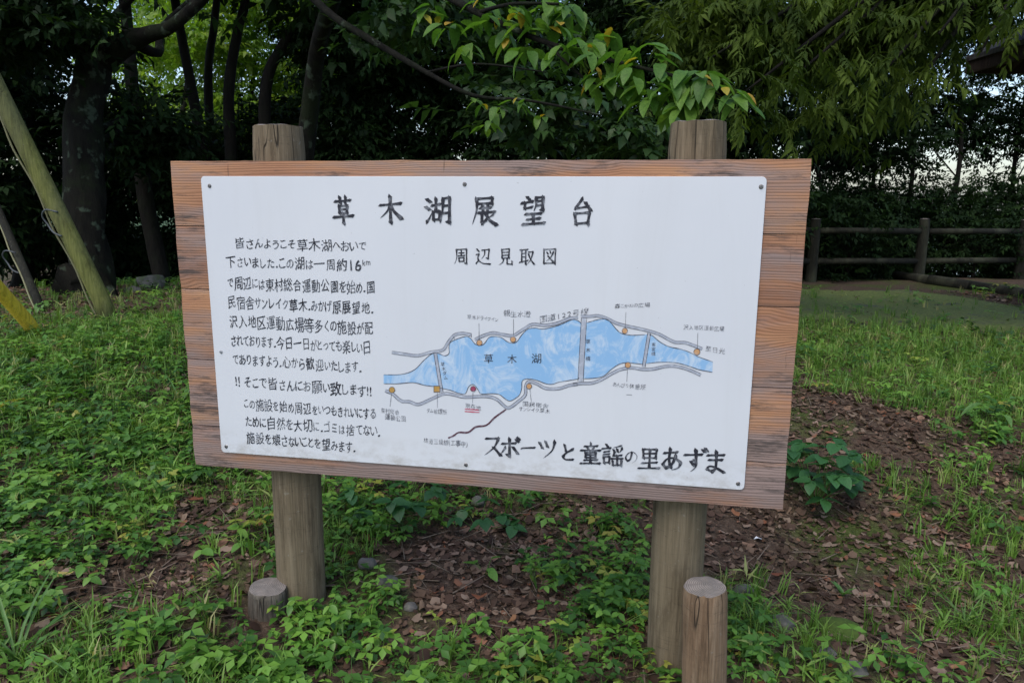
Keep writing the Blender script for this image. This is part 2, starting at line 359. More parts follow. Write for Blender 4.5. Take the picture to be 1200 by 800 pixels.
MAT = dict(
    plank=make_plank_mat(), panel=make_panel_mat(),
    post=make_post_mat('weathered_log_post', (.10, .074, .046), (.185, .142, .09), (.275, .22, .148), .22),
    stake=make_post_mat('orange_brown_stake', (.10, .065, .04), (.22, .145, .088), (.30, .22, .145), .15),
    stump=make_post_mat('grey_stake', (.07, .058, .045), (.15, .125, .10), (.23, .20, .165), .25),
    end=make_end_mat('end_grain', (.13, .11, .095), (.25, .215, .185)),
    ink=make_ink('black_brush_ink', (.022, .023, .032), .5, 45), thin=make_ink('thin_black_ink', (.06, .06, .075), .95, 110),
    red=make_ink('red_underline_paint', (.48, .05, .10), .3), maroon=make_ink('maroon_road_paint', (.085, .03, .045), .4),
    grey=make_ink('grey_road_wash', (.34, .37, .43), .9, 50), greyline=make_ink('dark_map_line', (.06, .065, .085), .8, 60),
    lake_paint=make_lake_paint(), ochre=make_ink('ochre_dot_paint', (.42, .25, .07), .3), orange=make_ink('orange_dot_paint', (.50, .28, .13), .3),
    crimson=make_ink('crimson_dot_paint', (.28, .05, .10), .3),
    steel=plain('screw_steel', (.22, .21, .20), .4, .8), screw_paint=plain('painted_screw', (.36, .37, .38), .5),
    ground=make_ground_mat(), path=make_path_mat(),
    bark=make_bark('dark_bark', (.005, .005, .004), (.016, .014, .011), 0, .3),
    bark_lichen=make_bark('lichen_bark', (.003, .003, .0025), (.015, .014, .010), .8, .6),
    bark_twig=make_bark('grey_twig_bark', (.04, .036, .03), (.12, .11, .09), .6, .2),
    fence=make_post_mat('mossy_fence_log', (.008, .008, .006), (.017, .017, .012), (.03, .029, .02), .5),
    rock=make_rock('grey_rock', (.05, .047, .04), (.15, .14, .125), .45), mossrock=make_rock('mossy_rock', (.05, .05, .042), (.14, .135, .115), .8),
    # foliage
    clover=leafmat('weed_leaf', [(0, (.025, .08, .014)), (.45, (.085, .21, .028)), (.93, (.17, .33, .045)), (.97, (.26, .34, .05)), (1, (.36, .32, .06))], .3, .45),
    clover_o=leafmat('weed_leaf_single', [(0, (.07, .17, .026)), (.5, (.12, .265, .038)), (1, (.19, .34, .055))], .3, .42, True, nscale=25),
    broad=leafmat('broad_weed_leaf', [(0, (.028, .095, .028)), (1, (.045, .14, .038))], .25, .45, True, nscale=14),
    grass=leafmat('grass_blade', [(0, (.085, .175, .026)), (.6, (.15, .285, .042)), (.9, (.22, .33, .065)), (1, (.40, .35, .16))], .3, .5),
    grass_o=leafmat('long_grass_blade', [(0, (.07, .17, .035)), (1, (.12, .24, .06))], .3, .5, True, nscale=8),
    litter=leafmat('dead_leaf', [(0, (.05, .028, .020)), (.35, (.085, .05, .034)), (.7, (.155, .095, .065)), (.9, (.28, .20, .15)), (1, (.22, .075, .035))], .12, .7, spec=.2),
    twig=plain('dry_twig', (.16, .12, .085), .9),
    dead_o=leafmat('fallen_leaf_red', [(0, (.16, .05, .022)), (.5, (.22, .085, .035)), (1, (.26, .13, .06))], .1, .6, True, nscale=30),
    dead_y=leafmat('fallen_leaf_yellow', [(0, (.50, .38, .10)), (1, (.52, .42, .14))], .1, .6, True, nscale=20),
    cherry=leafmat('cherry_leaf', [(0, (.055, .135, .022)), (.5, (.09, .195, .028)), (1, (.14, .25, .04))], .42, .5, True, nscale=12, spec=.3),
    cherry_y=leafmat('yellow_cherry_leaf', [(0, (.42, .26, .02)), (1, (.38, .33, .04))], .4, .45, True, nscale=18),
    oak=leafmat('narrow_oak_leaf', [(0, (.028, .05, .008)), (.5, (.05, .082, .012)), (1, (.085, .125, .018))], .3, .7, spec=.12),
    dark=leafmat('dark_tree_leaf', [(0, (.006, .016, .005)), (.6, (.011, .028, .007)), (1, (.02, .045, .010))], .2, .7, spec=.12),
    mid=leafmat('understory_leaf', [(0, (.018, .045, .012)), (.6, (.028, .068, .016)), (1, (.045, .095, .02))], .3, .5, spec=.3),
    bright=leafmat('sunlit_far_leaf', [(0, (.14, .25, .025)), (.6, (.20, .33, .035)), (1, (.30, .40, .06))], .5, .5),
    pole=make_post_mat('mossy_support_pole', (.08, .09, .025), (.15, .16, .045), (.22, .225, .08), .5),
    bamboo=make_post_mat('yellow_support_pole', (.50, .37, .03), (.68, .50, .045), (.75, .58, .09), .0),
    wire=plain('pale_cable', (.16, .16, .08), .7), hook=plain('grey_tie', (.05, .06, .065), .6),
    roofwood=make_post_mat('dark_pavilion_timber', (.03, .02, .015), (.055, .035, .025), (.08, .052, .038), .05),
    rooftop=make_post_mat('pavilion_roofing', (.05, .045, .04), (.09, .08, .07), (.13, .12, .10), .2),
    white=plain('white_scrap', (.75, .76, .78), .6),
    hill=plain('far_hill', (.05, .09, .04), .95), moss=leafmat('moss_cushion', [(0, (.06, .10, .012)), (1, (.10, .15, .02))], .1, .9, nscale=90),
)
wm, wt, wb, _o = newmat('lake_water'); wb.inputs['Base Color'].default_value = (.04, .07, .07, 1); wb.inputs['Roughness'].default_value = .12
MAT['water'] = wm

# ------------------------------------------------------------------ ground, path, lake, hills
def axis(lo, hi, fine, grow, far):
    a = list(np.arange(lo, hi+1e-6, fine)); st = fine
    x = hi
    while x < far: st *= grow; x += st; a.append(x)
    st = fine; x = lo; b = []
    while x > -far: st *= grow; x -= st; b.append(x)
    return b[::-1] + a
xs = axis(-4.5, 4.2, .05, 1.09, 1500); ys = axis(-2.4, 7.5, .05, 1.09, 1500)
V = [(x, y, gz(x, y)) for y in ys for x in xs]; nx = len(xs)
F = [(j*nx+i, j*nx+i+1, (j+1)*nx+i+1, (j+1)*nx+i) for j in range(len(ys)-1) for i in range(nx-1)]
link('ground', pymesh('ground', V, F), None, MAT['ground'], True, kind='structure')
# lake far below the lookout, and the hills beyond it
link('lake', pymesh('lake', [(-150, 62, -24), (700, 62, -24), (700, 700, -24), (-150, 700, -24)], [(0, 1, 2, 3)]), None, MAT['water'], kind='structure')
hx = np.linspace(-900, 1500, 80); V = []; F = []
for j in range(8):
    for x in hx:
        h = (22 + 26*noise.noise(Vector((x*.004, 3, 0))) + 8*noise.noise(Vector((x*.02, 1, 0))))*math.sin(min(1, j/5)*math.pi/2)
        V.append((x, 480+j*35, -25+h))
for j in range(7):
    for i in range(79): F.append((j*80+i, j*80+i+1, (j+1)*80+i+1, (j+1)*80+i))
link('hills', pymesh('hills', V, F), None, MAT['hill'], True, kind='structure')

# mossy concrete path on the right, level slab following the ground, and the log kerb of a raised bed behind it
def strip_sheet(name, poly_uv, lift, mat, n=26, edge=.0, **k):
    """a sheet over the ground between two polylines (near edge, far edge) given as world points"""
    near, far = poly_uv; V, F = [], []
    for i in range(n+1):
        t = i/n
        def pl(q):
            m = len(q)-1; a = min(int(t*m), m-1); return q[a].lerp(q[a+1], t*m-a)
        a, b = pl(near), pl(far)
        for j in range(9):
            p = a.lerp(b, j/8)
            if j in (0, 8): p.y += .05*nz(p.x, p.y, 6)+(.30*nz(p.x, 0, 1.3, 2)+.12*nz(p.x, 0, 5, 3))*(1 if j == 0 else .3)
            V.append((p.x, p.y, gz(p.x, p.y)+(lift if 0 < j < 8 else lift-.05)))
    for i in range(n):
        for j in range(8):
            F.append((i*9+j, (i+1)*9+j, (i+1)*9+j+1, i*9+j+1))
    return link(name, pymesh(name, V, F), None, mat, True, **k)
pn = [at(700, 380), at(930, 381), at(1080, 386), at(1230, 396)]; pf = [at(700, 338), at(930, 336), at(1060, 337), at(1215, 362)]
pn[0].x -= 1.0; pf[0].x -= 1.0; pn.append(pn[-1]+Vector((3, -.6, 0))); pf.append(pf[-1]+Vector((3, -.9, 0)))
strip_sheet('path', (pn, pf), .02, MAT['path'], kind='structure')

# ------------------------------------------------------------------ the sign
BW, BH = 1.8, 0.95
sign = empty('signboard', (0, 0, 0), 'large wooden notice board with a white hand-lettered lake map, carried on two log posts', 'sign')
cuts = [0, .2, .40, .632, .857, 1.0]
for i in range(5):
    z1 = 1.5-BH*cuts[i]; z0 = 1.5-BH*cuts[i+1]
    bm = bmesh.new(); nxp = 60; nzp = 4
    gap = .0014; T = .042
    def pv(ix, iz, back):
        x = -BW/2 + BW*ix/nxp; z = z0+gap + (z1-z0-2*gap)*iz/nzp
        if ix in (0, nxp):
            x += .0016*noise.noise(Vector((ix, z*26, 3.1)))*2 + (.002 if ix else -.002)*noise.noise(Vector((z*9, i, 0)))
        if iz in (0, nzp): z += .0007*noise.noise(Vector((x*24, z*3, 0)))*(2.2 if (i in (0,) and iz == nzp) or (i == 4 and iz == 0) else .6)
        y = T if back else .0008*noise.noise(Vector((x*2, i*3.7, z*12)))
        if not back and (iz in (0, nzp)): y += .0030
        if not back and ix in (0, nxp): y += .002
        return bm.verts.new((x, y, z))
    fr = [[pv(ix, iz, False) for iz in range(nzp+1)] for ix in range(nxp+1)]
    bk = [[pv(ix, iz, True) for iz in (0, nzp)] for ix in range(nxp+1)]
    for ix in range(nxp):
        for iz in range(nzp):
            bm.faces.new((fr[ix][iz], fr[ix+1][iz], fr[ix+1][iz+1], fr[ix][iz+1]))
        bm.faces.new((bk[ix][0], bk[ix][1], bk[ix+1][1], bk[ix+1][0]))
        bm.faces.new((fr[ix][nzp], fr[ix+1][nzp], bk[ix+1][1], bk[ix][1]))
        bm.faces.new((fr[ix+1][0], fr[ix][0], bk[ix][0], bk[ix+1][0]))
    bm.faces.new(fr[0][::-1][:] and [fr[0][k] for k in range(nzp, -1, -1)] + [bk[0][0], bk[0][1]])
    bm.faces.new([fr[nxp][k] for k in range(nzp+1)] + [bk[nxp][1], bk[nxp][0]])
    bmesh.ops.recalc_face_normals(bm, faces=bm.faces)
    bm_link('plank', bm, sign, MAT['plank'])
# white sheet
PX0, PX1, PZ1, PZ0 = -.7993, .7929, 1.5-.0450, 1.5-.8964
bm = bmesh.new(); rc = .012; out = []
for cx, cz, a0 in ((PX1-rc, PZ1-rc, 0), (PX0+rc, PZ1-rc, 90), (PX0+rc, PZ0+rc, 180), (PX1-rc, PZ0+rc, 270)):
    for k in range(7):
        a = R(a0+15*k); out.append((cx+rc*math.cos(a), cz+rc*math.sin(a)))
PF = -.0052
loops = []
for inset, y in ((0, -.0002), (0, PF+.0006), (.0007, PF)):
    loops.append([bm.verts.new((x - inset*(1 if x > 0 else -1), y, z - inset*(1 if z > 1.05 else -1))) for x, z in out])
for a, b in zip(loops, loops[1:]):
    for k in range(len(out)): bm.faces.new((a[k], a[(k+1) % len(out)], b[(k+1) % len(out)], b[k]))
bm.faces.new(loops[-1]); bmesh.ops.recalc_face_normals(bm, faces=bm.faces)
panel = bm_link('panel', bm, sign, MAT['panel'])

# ---- lettering: one glyph mesh per character, thickened and roughened like brush strokes
TITLE = '草木湖展望台'; SUB = '周辺見取図'; FOOT = 'スポーツと童謡の里あずま'
BODY = [('皆さんようこそ草木湖へおいで', (274, 285), (430, 288.5), 15),
        ('下さいました.この湖は一周約16㎞', (264, 306.5), (434, 311.5), 16),
        ('で周辺には東村総合運動公園を始め.国', (266, 331.5), (440, 337), 16.5),
        ('民宿舎サンレイク草木.みかげ原展望地.', (266, 353.5), (438, 361.5), 16.5),
        ('沢入地区運動広場等多くの施設が配', (268, 376), (438, 385), 17),
        ('されております.今日一日がとっても楽しい日', (270, 398.5), (435, 407.5), 16.5),
        ('でありますよう.心から歓迎いたします.', (272, 420.5), (424, 430.5), 16.5),
        ('!! そこで皆さんにお願い致します!!', (275, 446.5), (436, 458.5), 16.5),
        ('この施設を始め周辺をいつもきれいにする', (285, 473), (441, 485.5), 15.5),
        ('ために自然を大切に.ゴミは捨てない.', (287, 493), (446, 506), 16),
        ('施設を壊さないことを望みます.', (288, 512), (417, 524), 16)]
MAPL = [('草木ドライブイン', (547, 371), (584, 374.5), 6), ('親生水澄', (590, 367), (622, 368.5), 8),
        ('国道122号線', (632, 375), (690, 363.5), 8.5), ('森こがねの広場', (720, 358.5), (762, 357), 6),
        ('沢入地区運動広場', (801, 383), (849, 385.5), 6.5), ('至日光', (826, 408), (850, 412), 7.5),
        ('あんびり休憩所', (718, 450), (757, 453.5), 7), ('国民宿舎', (612, 473), (643, 475.5), 6.5),
        ('サンレイク草木', (608, 478.5), (645, 481.5), 6.5), ('現在地', (545, 474.5), (564, 478), 6.5),
        ('ダム管理所', (500, 481), (524, 482.5), 6.5), ('東村総合', (446, 480.5), (468, 483), 6.5),
        ('運動公園', (451, 488), (476, 491), 7.5), ('林道三境線(工事中)', (496, 516), (548, 520.5), 7.5)]
LAKE_T = [('草', 572.5, 420, 11.5), ('木', 600, 420.5, 11.5), ('湖', 628.5, 420, 12.5)]
VERT = [('草木ダム', (518, 424), (523, 445), 5), ('草木橋', (689, 395), (689, 425), 6), ('東宮橋', (766, 401), (765.5, 417), 5)]
chars = sorted(set(TITLE+SUB+FOOT+''.join(b[0] for b in BODY+MAPL+VERT)+'草木湖km') - {' ', '㎞'})
tmp = []
for ch in chars:
    cu = bpy.data.curves.new('glyph', 'FONT'); cu.body = ch; cu.size = 1; cu.resolution_u = 4; cu.align_x = 'CENTER'
    ob = bpy.data.objects.new('glyph', cu); sc.collection.objects.link(ob); tmp.append(ob)
bpy.context.view_layer.update(); dg = bpy.context.evaluated_depsgraph_get(); GL = {}
for ch, ob in zip(chars, tmp):
    me = ob.evaluated_get(dg).to_mesh()
    if len(me.vertices) == 0: continue
    v = np.array([q.co[:2] for q in me.vertices]); f = [tuple(p.vertices) for p in me.polygons]
    ed = {}
    for p in f:
        for a, b in zip(p, p[1:]+p[:1]):
            ed[(a, b)] = 1
    nrm = np.zeros_like(v)
    sgn = 1
    a0 = sum(v[p[0]][0]*(v[p[1]][1]-v[p[2]][1])+v[p[1]][0]*(v[p[2]][1]-v[p[0]][1])+v[p[2]][0]*(v[p[0]][1]-v[p[1]][1]) for p in f)
    if a0 < 0: sgn = -1
    for (a, b) in ed:
        if (b, a) not in ed:
            d = v[b]-v[a]; l = np.hypot(*d)+1e-9; n_ = sgn*np.array([d[1], -d[0]])/l
            nrm[a] += n_; nrm[b] += n_
    l = np.hypot(nrm[:, 0], nrm[:, 1]); l[l < 1e-6] = 1; nrm = nrm/l[:, None]
    GL[ch] = (v, f, nrm); ob.to_mesh_clear()
for ob in tmp:
    cu = ob.data; bpy.data.objects.remove(ob); bpy.data.curves.remove(cu)
KANA = set(chr(c) for c in range(0x3041, 0x30ff))
def adv(ch):
    if ch in '.,': return .34
    if ch == ' ': return .3
    if ch in '!': return .26
    if ch in '()': return .38
    if ch in '0123456789': return .62
    if ch == '㎞': return .75
    if ch in 'いしくへこりとう': return .66
    if ch in KANA: return .74
    return 1.0
INKY = PF-.0010
class Ink:
    def __init__(s): s.v = []; s.f = []
    def glyph(s, ch, c, ex, ez, size, sx=1.0, bold=.02, shear=.09, jit=.012, thick_dir=(-.55, .83)):
        """c centre, ex / ez unit vectors on the board, size in metres; the pen is broad in one direction"""
        if ch not in GL: return
        v, f, n = GL[ch]; v = v.copy()
        k = np.abs(n @ np.array(thick_dir)); se = random.random()*50
        off = bold*(.25+1.25*(1-k))
        v = v + n*off[:, None]
        for i in range(len(v)):
            q = Vector((v[i][0]*5+se, v[i][1]*5, se)); v[i][0] += jit*noise.noise(q)*1.6; v[i][1] += jit*noise.noise(q+Vector((9, 4, 2)))*1.6
        mn, mx = v.min(0), v.max(0); cc = (mn+mx)/2 if ch not in '.ー-へ' else np.array([(mn[0]+mx[0])/2, .36])
        if ch in KANA and ch not in 'ーへ': cc = cc*.6 + np.array([(mn[0]+mx[0])/2, .36])*.4
        v = v - cc; v[:, 1] += shear*v[:, 0]; b = len(s.v)
        for x, y in v: s.v.append(c + ex*(x*size*sx) + ez*(y*size))
        s.f += [tuple(i+b for i in p) for p in f]
    def line(s, text, p0, p1, hpx, **k):
        a, b = bp(*p0, INKY), bp(*p1, INKY); L = (b-a).length; ex = (b-a).normalized(); ez = Vector((0, 0, 1))
        top = bp((p0[0]+p1[0])/2, (p0[1]+p1[1])/2-hpx/2, INKY); bot = bp((p0[0]+p1[0])/2, (p0[1]+p1[1])/2+hpx/2, INKY)
        h = (top-bot).length; tot = sum(adv(c) for c in text); t = 0; u = L/tot
        for ch in text:
            w_ = adv(ch); c = a + ex*((t+w_/2)*u); t += w_
            if ch == '㎞':
                for q, dx in (('k', -.16), ('m', .16)): s.glyph(q, c+ex*(dx*h)+ez*(.2*h), ex, ez, h*.62, .8, .0, .0)
                continue
            if ch == '.': s.glyph(ch, c-ez*(.0*h), ex, ez, h*.9, 1, .03); continue
            sz = h*(.99 if ch not in KANA else .86)*random.uniform(.94, 1.06)
            if ch in '16': sz = h*1.22
            sx = min(1.15, u/h*1.0)*random.uniform(.96, 1.03)*(1.0 if ch not in KANA else .92)
            kk = dict(k); kk['bold'] = kk.get('bold', 0)+random.uniform(-.010, .012); kk['shear'] = kk.get('shear', .1)+random.uniform(-.05, .07)
            sz *= random.uniform(.92, 1.06)
            if ch in '16' and hpx > 12: kk['shear'] = 0; kk['bold'] = .02
            s.glyph(ch, c+ez*(h*random.uniform(-.055, .055)), ex, ez, sz, sx, **kk)
    def obj(s, name, mat, parent, smooth=False):
        return link(name, pymesh(name, s.v, s.f), parent, mat)
EX, EZ = Vector((1, 0, 0)), Vector((0, 0, 1))

# brush-written characters: strokes on a 100 x 100 grid (y down); a trailing T tapers the stroke away
BR = {
'草':'18,22 82,17|38,8 40,30|62,6 60,29|34,38 36,64|34,38 68,35 66,64|36,51 66,49|36,64 66,62|10,78 92,73|51,64 51,101',
'木':'8,38 92,30|50,5 50,98|49,34 36,58 8,82 T|51,34 66,58 94,84',
'湖':'8,14 20,24|3,40 15,50|4,92 14,80 24,60 T|26,36 58,32|42,12 42,56|30,58 32,86|30,58 56,55 54,84|32,84 54,82|68,12 67,55 56,98 T|68,12 95,9 93,94 84,88|69,36 93,34|68,60 92,58',
'展':'22,10 82,6 80,28|24,28 80,25|22,10 21,50 4,98 T|34,42 76,39|44,32 45,56|64,30 63,55|28,58 90,54|42,60 41,94 58,82|84,62 64,74 T|56,58 70,80 98,98',
'望':'28,3 34,12|4,24 48,19|18,24 18,44 46,38|60,6 60,30 50,52 T|60,6 88,4 86,48 78,45|62,18 84,16|61,31 84,29|20,63 80,59|26,79 76,76|8,97 94,92|50,62 50,94',
'台':'50,2 24,38 76,31|62,16 84,44|22,56 27,96|22,56 80,51 74,95|27,91 76,88',
'ス':'20,18 80,12|80,12 58,55 10,94 T|56,54 90,92',
'ポ':'10,36 78,30|46,8 46,92 34,84|26,52 6,80 T|64,48 86,76|86,5 93,12 87,19 80,13 86,5',
'ー':'6,56 22,52 92,46',
'ツ':'14,22 26,46|42,14 52,38|90,10 76,56 32,96 T',
'と':'36,10 46,48|86,32 44,56 26,76 42,92 86,90',
'童':'50,2 50,14|20,19 82,15|34,22 40,33|66,20 59,33|4,39 96,34|26,47 28,70|26,47 76,43 73,70|28,58 73,56|28,69 73,67|50,45 50,95|20,83 82,79|2,99 98,94',
'謡':'20,3 28,12|2,23 42,19|10,37 36,34|10,49 36,46|10,61 12,90|10,61 38,57 36,88|12,86 36,84|90,4 54,15 T|56,24 61,35|72,21 76,33|96,17 84,36 T|60,40 50,55 T|54,53 94,48|46,67 99,62|74,51 74,94|54,75 55,97 94,93|94,73 94,96',
'の':'56,22 46,66 26,84 12,62 30,32 62,20 90,42 86,72 56,96 T',
'里':'20,10 24,50|20,10 82,7 78,48|24,29 78,26|24,48 78,45|50,9 50,92|16,71 84,66|2,96 98,90',
'あ':'16,26 76,19|42,4 38,50 46,88|68,34 52,74 26,92 12,74 30,52 64,46 90,64 82,86 52,99 T',
'ず':'4,30 82,23|54,4 57,56 46,72 35,58 50,48 59,66 50,88 32,102 T|84,2 92,12|96,-4 103,7',
'ま':'14,25 86,20|20,45 80,40|52,4 53,76 36,96 14,86 26,72 54,78 90,96',
'周':'18,10 18,60 4,96 T|18,10 86,7 84,94 74,88|34,30 68,28|50,16 50,46|30,46 72,44|34,58 36,80|34,58 68,56 66,78|36,78 66,77',
'辺':'42,12 90,8 84,64 72,58|62,12 58,40 36,68 T|10,8 22,20|6,38 24,36 15,56 22,76|4,92 22,78 50,92 99,94',
'見':'28,6 30,60|28,6 76,3 74,58|30,24 74,22|30,41 74,39|30,58 74,56|40,60 34,82 6,100 T|62,60 62,92 94,93 96,74',
'取':'4,13 56,9|16,12 17,84|42,11 42,99|17,34 42,32|17,54 42,52|2,86 56,74|58,24 90,20|90,20 76,62 52,96 T|60,34 74,66 99,96',
'図':'12,8 14,96|12,8 88,5 86,96|14,92 86,89|32,24 39,36|52,18 57,31|76,22 58,54 26,82 T|40,48 74,82'}
def brush(ch, c, size, wd, name='lettering', mat='ink', sx=1.0):
    """one character as a mesh of brush strokes lying on the sheet"""
    V, F = [], []; se = random.random()*90
    for si, st in enumerate(BR[ch].split('|')):
        tok = st.split(); tap = tok[-1] == 'T'
        if tap: tok = tok[:-1]
        P = [Vector((float(a.split(',')[0])+U_(1.2), float(a.split(',')[1])+U_(1.2), 0)) for a in tok]
        segs, cur = [], [P[0]]
        for i in range(1, len(P)):
            cur.append(P[i])
            if i < len(P)-1:
                d1, d2 = (P[i]-P[i-1]).normalized(), (P[i+1]-P[i]).normalized()
                if d1.dot(d2) < .35: segs.append(cur); cur = [P[i]]
        segs.append(cur)
        for k, q in enumerate(segs):
            last = k == len(segs)-1; n = max(7, int(sum((b-a).length for a, b in zip(q, q[1:]))/5)+4)
            q, _ = resample(q, [1]*len(q), n); b = len(V)
            dd = (q[-1]-q[0]); hor = abs(dd.x) > abs(dd.y)*1.6
            for i, p in enumerate(q):
                t = i/(n-1); d = (q[min(i+1, n-1)]-q[max(i-1, 0)]).normalized()
                ang = abs(d.x*.55+d.y*.83)       # a pen broad across the falling diagonal
                w_ = wd*((.66 if hor else .92)+.16*ang)
                w_ *= 1.18-.42*math.sin(math.pi*min(1, t*1.05))
                if tap and last: w_ *= max(.06, 1-t**1.6)
                elif last and t > .9: w_ *= 1.12
                w_ *= 1+.18*noise.noise(Vector((p.x*.07+se, p.y*.07, si)))+.10*noise.noise(Vector((p.x*.35, p.y*.35+se, si)))
                nn = Vector((-d.y, d.x, 0)); e = (d*(-wd*.35) if i == 0 else d*(wd*.30) if i == n-1 and not (tap and last) else Vector((0, 0, 0)))
                sk = d*(.22*w_)
                for sg, s2 in ((1, -1), (-1, 1)):
                    r_ = p+e+nn*(w_*.5*sg*(.55 if i in (0, n-1) else 1))+sk*s2*(1 if i in (0, n-1) else 0)
                    V.append(c+Vector((1, 0, 0))*((r_.x-50)/100*size*sx)+Vector((0, 0, 1))*((50-r_.y)/100*size)+Vector((0, -.00006*(si+1)-.00002*k, 0)))
            for i in range(n-1): F.append((b+2*i, b+2*i+1, b+2*i+3, b+2*i+2))
    return link(name, pymesh(name, V, F), panel, MAT[mat])
def U_(a): return random.uniform(-a, a)
def pxm(u, v): return ((bp(u+1, v)-bp(u, v)).length + (bp(u, v+1)-bp(u, v)).length)/2
for ch, u, v, hh in zip(TITLE, (402, 457.5, 513.5, 567.5, 625, 682), (245.5, 245, 246, 247, 247, 248.5), (33, 34, 35, 35, 35, 34)):
    brush(ch, bp(u, v, INKY), pxm(u, v)*hh*.96, 13.5, sx=.92)
for ch, u, v in zip(SUB, (540.5, 566, 592, 617.5, 644), (300.5, 300.5, 301, 300.5, 300.5)):
    brush(ch, bp(u, v, INKY), pxm(u, v)*19.5, 10.5, sx=.92)
for tx, a, b, h in BODY:
    I = Ink(); I.line(tx, a, b, h, bold=.004, shear=.12, jit=.034); I.obj('lettering', MAT['ink'], panel)
fx = [577, 598, 619, 641, 664.5, 692, 717.5, 739.5, 761, 787, 814, 838.5]; fy = [522.5, 524, 524.5, 526, 529.5, 531, 533, 534.5, 537, 537.5, 539, 540.5]
fs = [26, 26, 20, 25, 22, 27, 27, 18, 28, 28, 28, 28]
for ch, u, v, h in zip(FOOT, fx, fy, fs):
    brush(ch, bp(u, v, INKY), pxm(u, v)*h*(.98 if ch in KANA else .96), 15.0 if ch in KANA else 12.5, sx=.92)
for tx, a, b, h in MAPL: I = Ink(); I.line(tx, a, b, h, bold=-.014, shear=.08, jit=.05); I.obj('map_lettering', MAT['thin'], panel)
for tx, a, b, h in VERT:
    I = Ink()
    for k, ch in enumerate(tx):
        t = (k+.5)/len(tx); I.glyph(ch, bp(a[0]+(b[0]-a[0])*t, a[1]+(b[1]-a[1])*t, INKY-.0002), EX, EZ, pxm(*a)*h, 1, .0, .05)
    I.obj('map_lettering', MAT['thin'], panel)
for ch, u, v, h in LAKE_T: I = Ink(); I.glyph(ch, bp(u, v, INKY-.0002), EX, EZ, pxm(u, v)*h, 1, .0, .06, .012); I.obj('map_lettering', MAT['ink'], panel)

# ---- the painted map
def z5(*q): return [(420+x/4, 330+y/4) for x, y in q]
def z6(*q): return [(660+x/5.33, 330+y/5.33) for x, y in q]
top1 = z5((118, 435), (200, 434), (262, 413), (310, 365), (350, 335), (380, 338), (405, 347), (425, 335), (425, 300), (440, 278), (500, 257), (525, 265), (545, 290), (570, 299), (590, 290), (612, 262), (640, 256), (670, 262), (700, 282), (725, 288), (745, 278), (765, 250), (795, 222), (830, 217), (860, 222), (900, 215), (950, 200), (1000, 178), (1030, 183), (1044, 196))
top2 = [(688, 378), (700, 374.5), (709.5, 373.7), (715, 377), (724, 387.5), (731.5, 391.6), (742.5, 392.7), (756, 392)]
top3 = [(761, 392), (765, 393.5), (774, 401), (785, 406.3), (798, 409), (809, 413), (818, 417.7), (835.3, 423.8)]
bot3 = [(834.8, 436), (819.4, 433), (806, 428.5), (791, 424.7), (772.5, 424.3), (758.5, 425.7)]
bot2 = [(753.8, 426.6), (744, 425.7), (735, 424.7), (725.6, 426.6), (716, 433), (707, 440.6), (695.6, 443), (684, 443.5)]
bot1 = [(678, 442.5)] + z5((1030, 455), (990, 462), (940, 470), (910, 480), (880, 478), (830, 460), (790, 455), (768, 465), (765, 500), (755, 530), (730, 550), (710, 558), (690, 550), (660, 528), (620, 524), (575, 525), (560, 505), (545, 485), (530, 482), (515, 495), (500, 525), (470, 522), (430, 508), (395, 500), (350, 490), (310, 485), (255, 472), (180, 478), (118, 477))
def smooth_px(q, k=4):
    P, _ = resample([Vector((a, b, 0)) for a, b in q], [1]*len(q), (len(q)-1)*k+1); return [(p.x, p.y) for p in P]
def fill(name, px, y, mat):
    vs = [bp(u, v, y) for u, v in px]
    tr = tessellate_polygon([[Vector((p.x, p.z, 0)) for p in vs]])
    return link(name, pymesh(name, vs, [tuple(q) for q in tr]), panel, mat)
lake_px = smooth_px(top1) + [(684.5, 378)] + smooth_px(top2) + smooth_px(top3) + smooth_px(bot3) + smooth_px(bot2) + smooth_px(bot1)
fill('painted_lake', lake_px, PF-.0003, MAT['lake_paint'])
class Rib(Ink):
    def rib(s, px, wpx, y, off=0.0, k=4, vary=.45):
        q = smooth_px(px, k) if len(px) > 2 else px; n = len(q); b = len(s.v); se = random.random()*40
        for i, (u, v) in enumerate(q):
            a, c = q[max(i-1, 0)], q[min(i+1, n-1)]; dx, dy = c[0]-a[0], c[1]-a[1]; l = math.hypot(dx, dy)+1e-9; nx_, ny_ = -dy/l, dx/l
            w_ = wpx/2*(1+vary*noise.noise(Vector((i*.35+se, 0, se))))*(1 if 0 < i < n-1 else .6)
            s.v += [bp(u+nx_*(off+w_), v+ny_*(off+w_), y), bp(u+nx_*(off-w_), v+ny_*(off-w_), y)]
        for i in range(n-1): s.f.append((b+2*i, b+2*i+1, b+2*i+3, b+2*i+2))
LW = PF-.0006; LD = PF-.0009
wash, dark = Rib(), Rib()
for q in (top1, top2, top3, bot3, bot2, bot1): dark.rib(q, .8, LD)
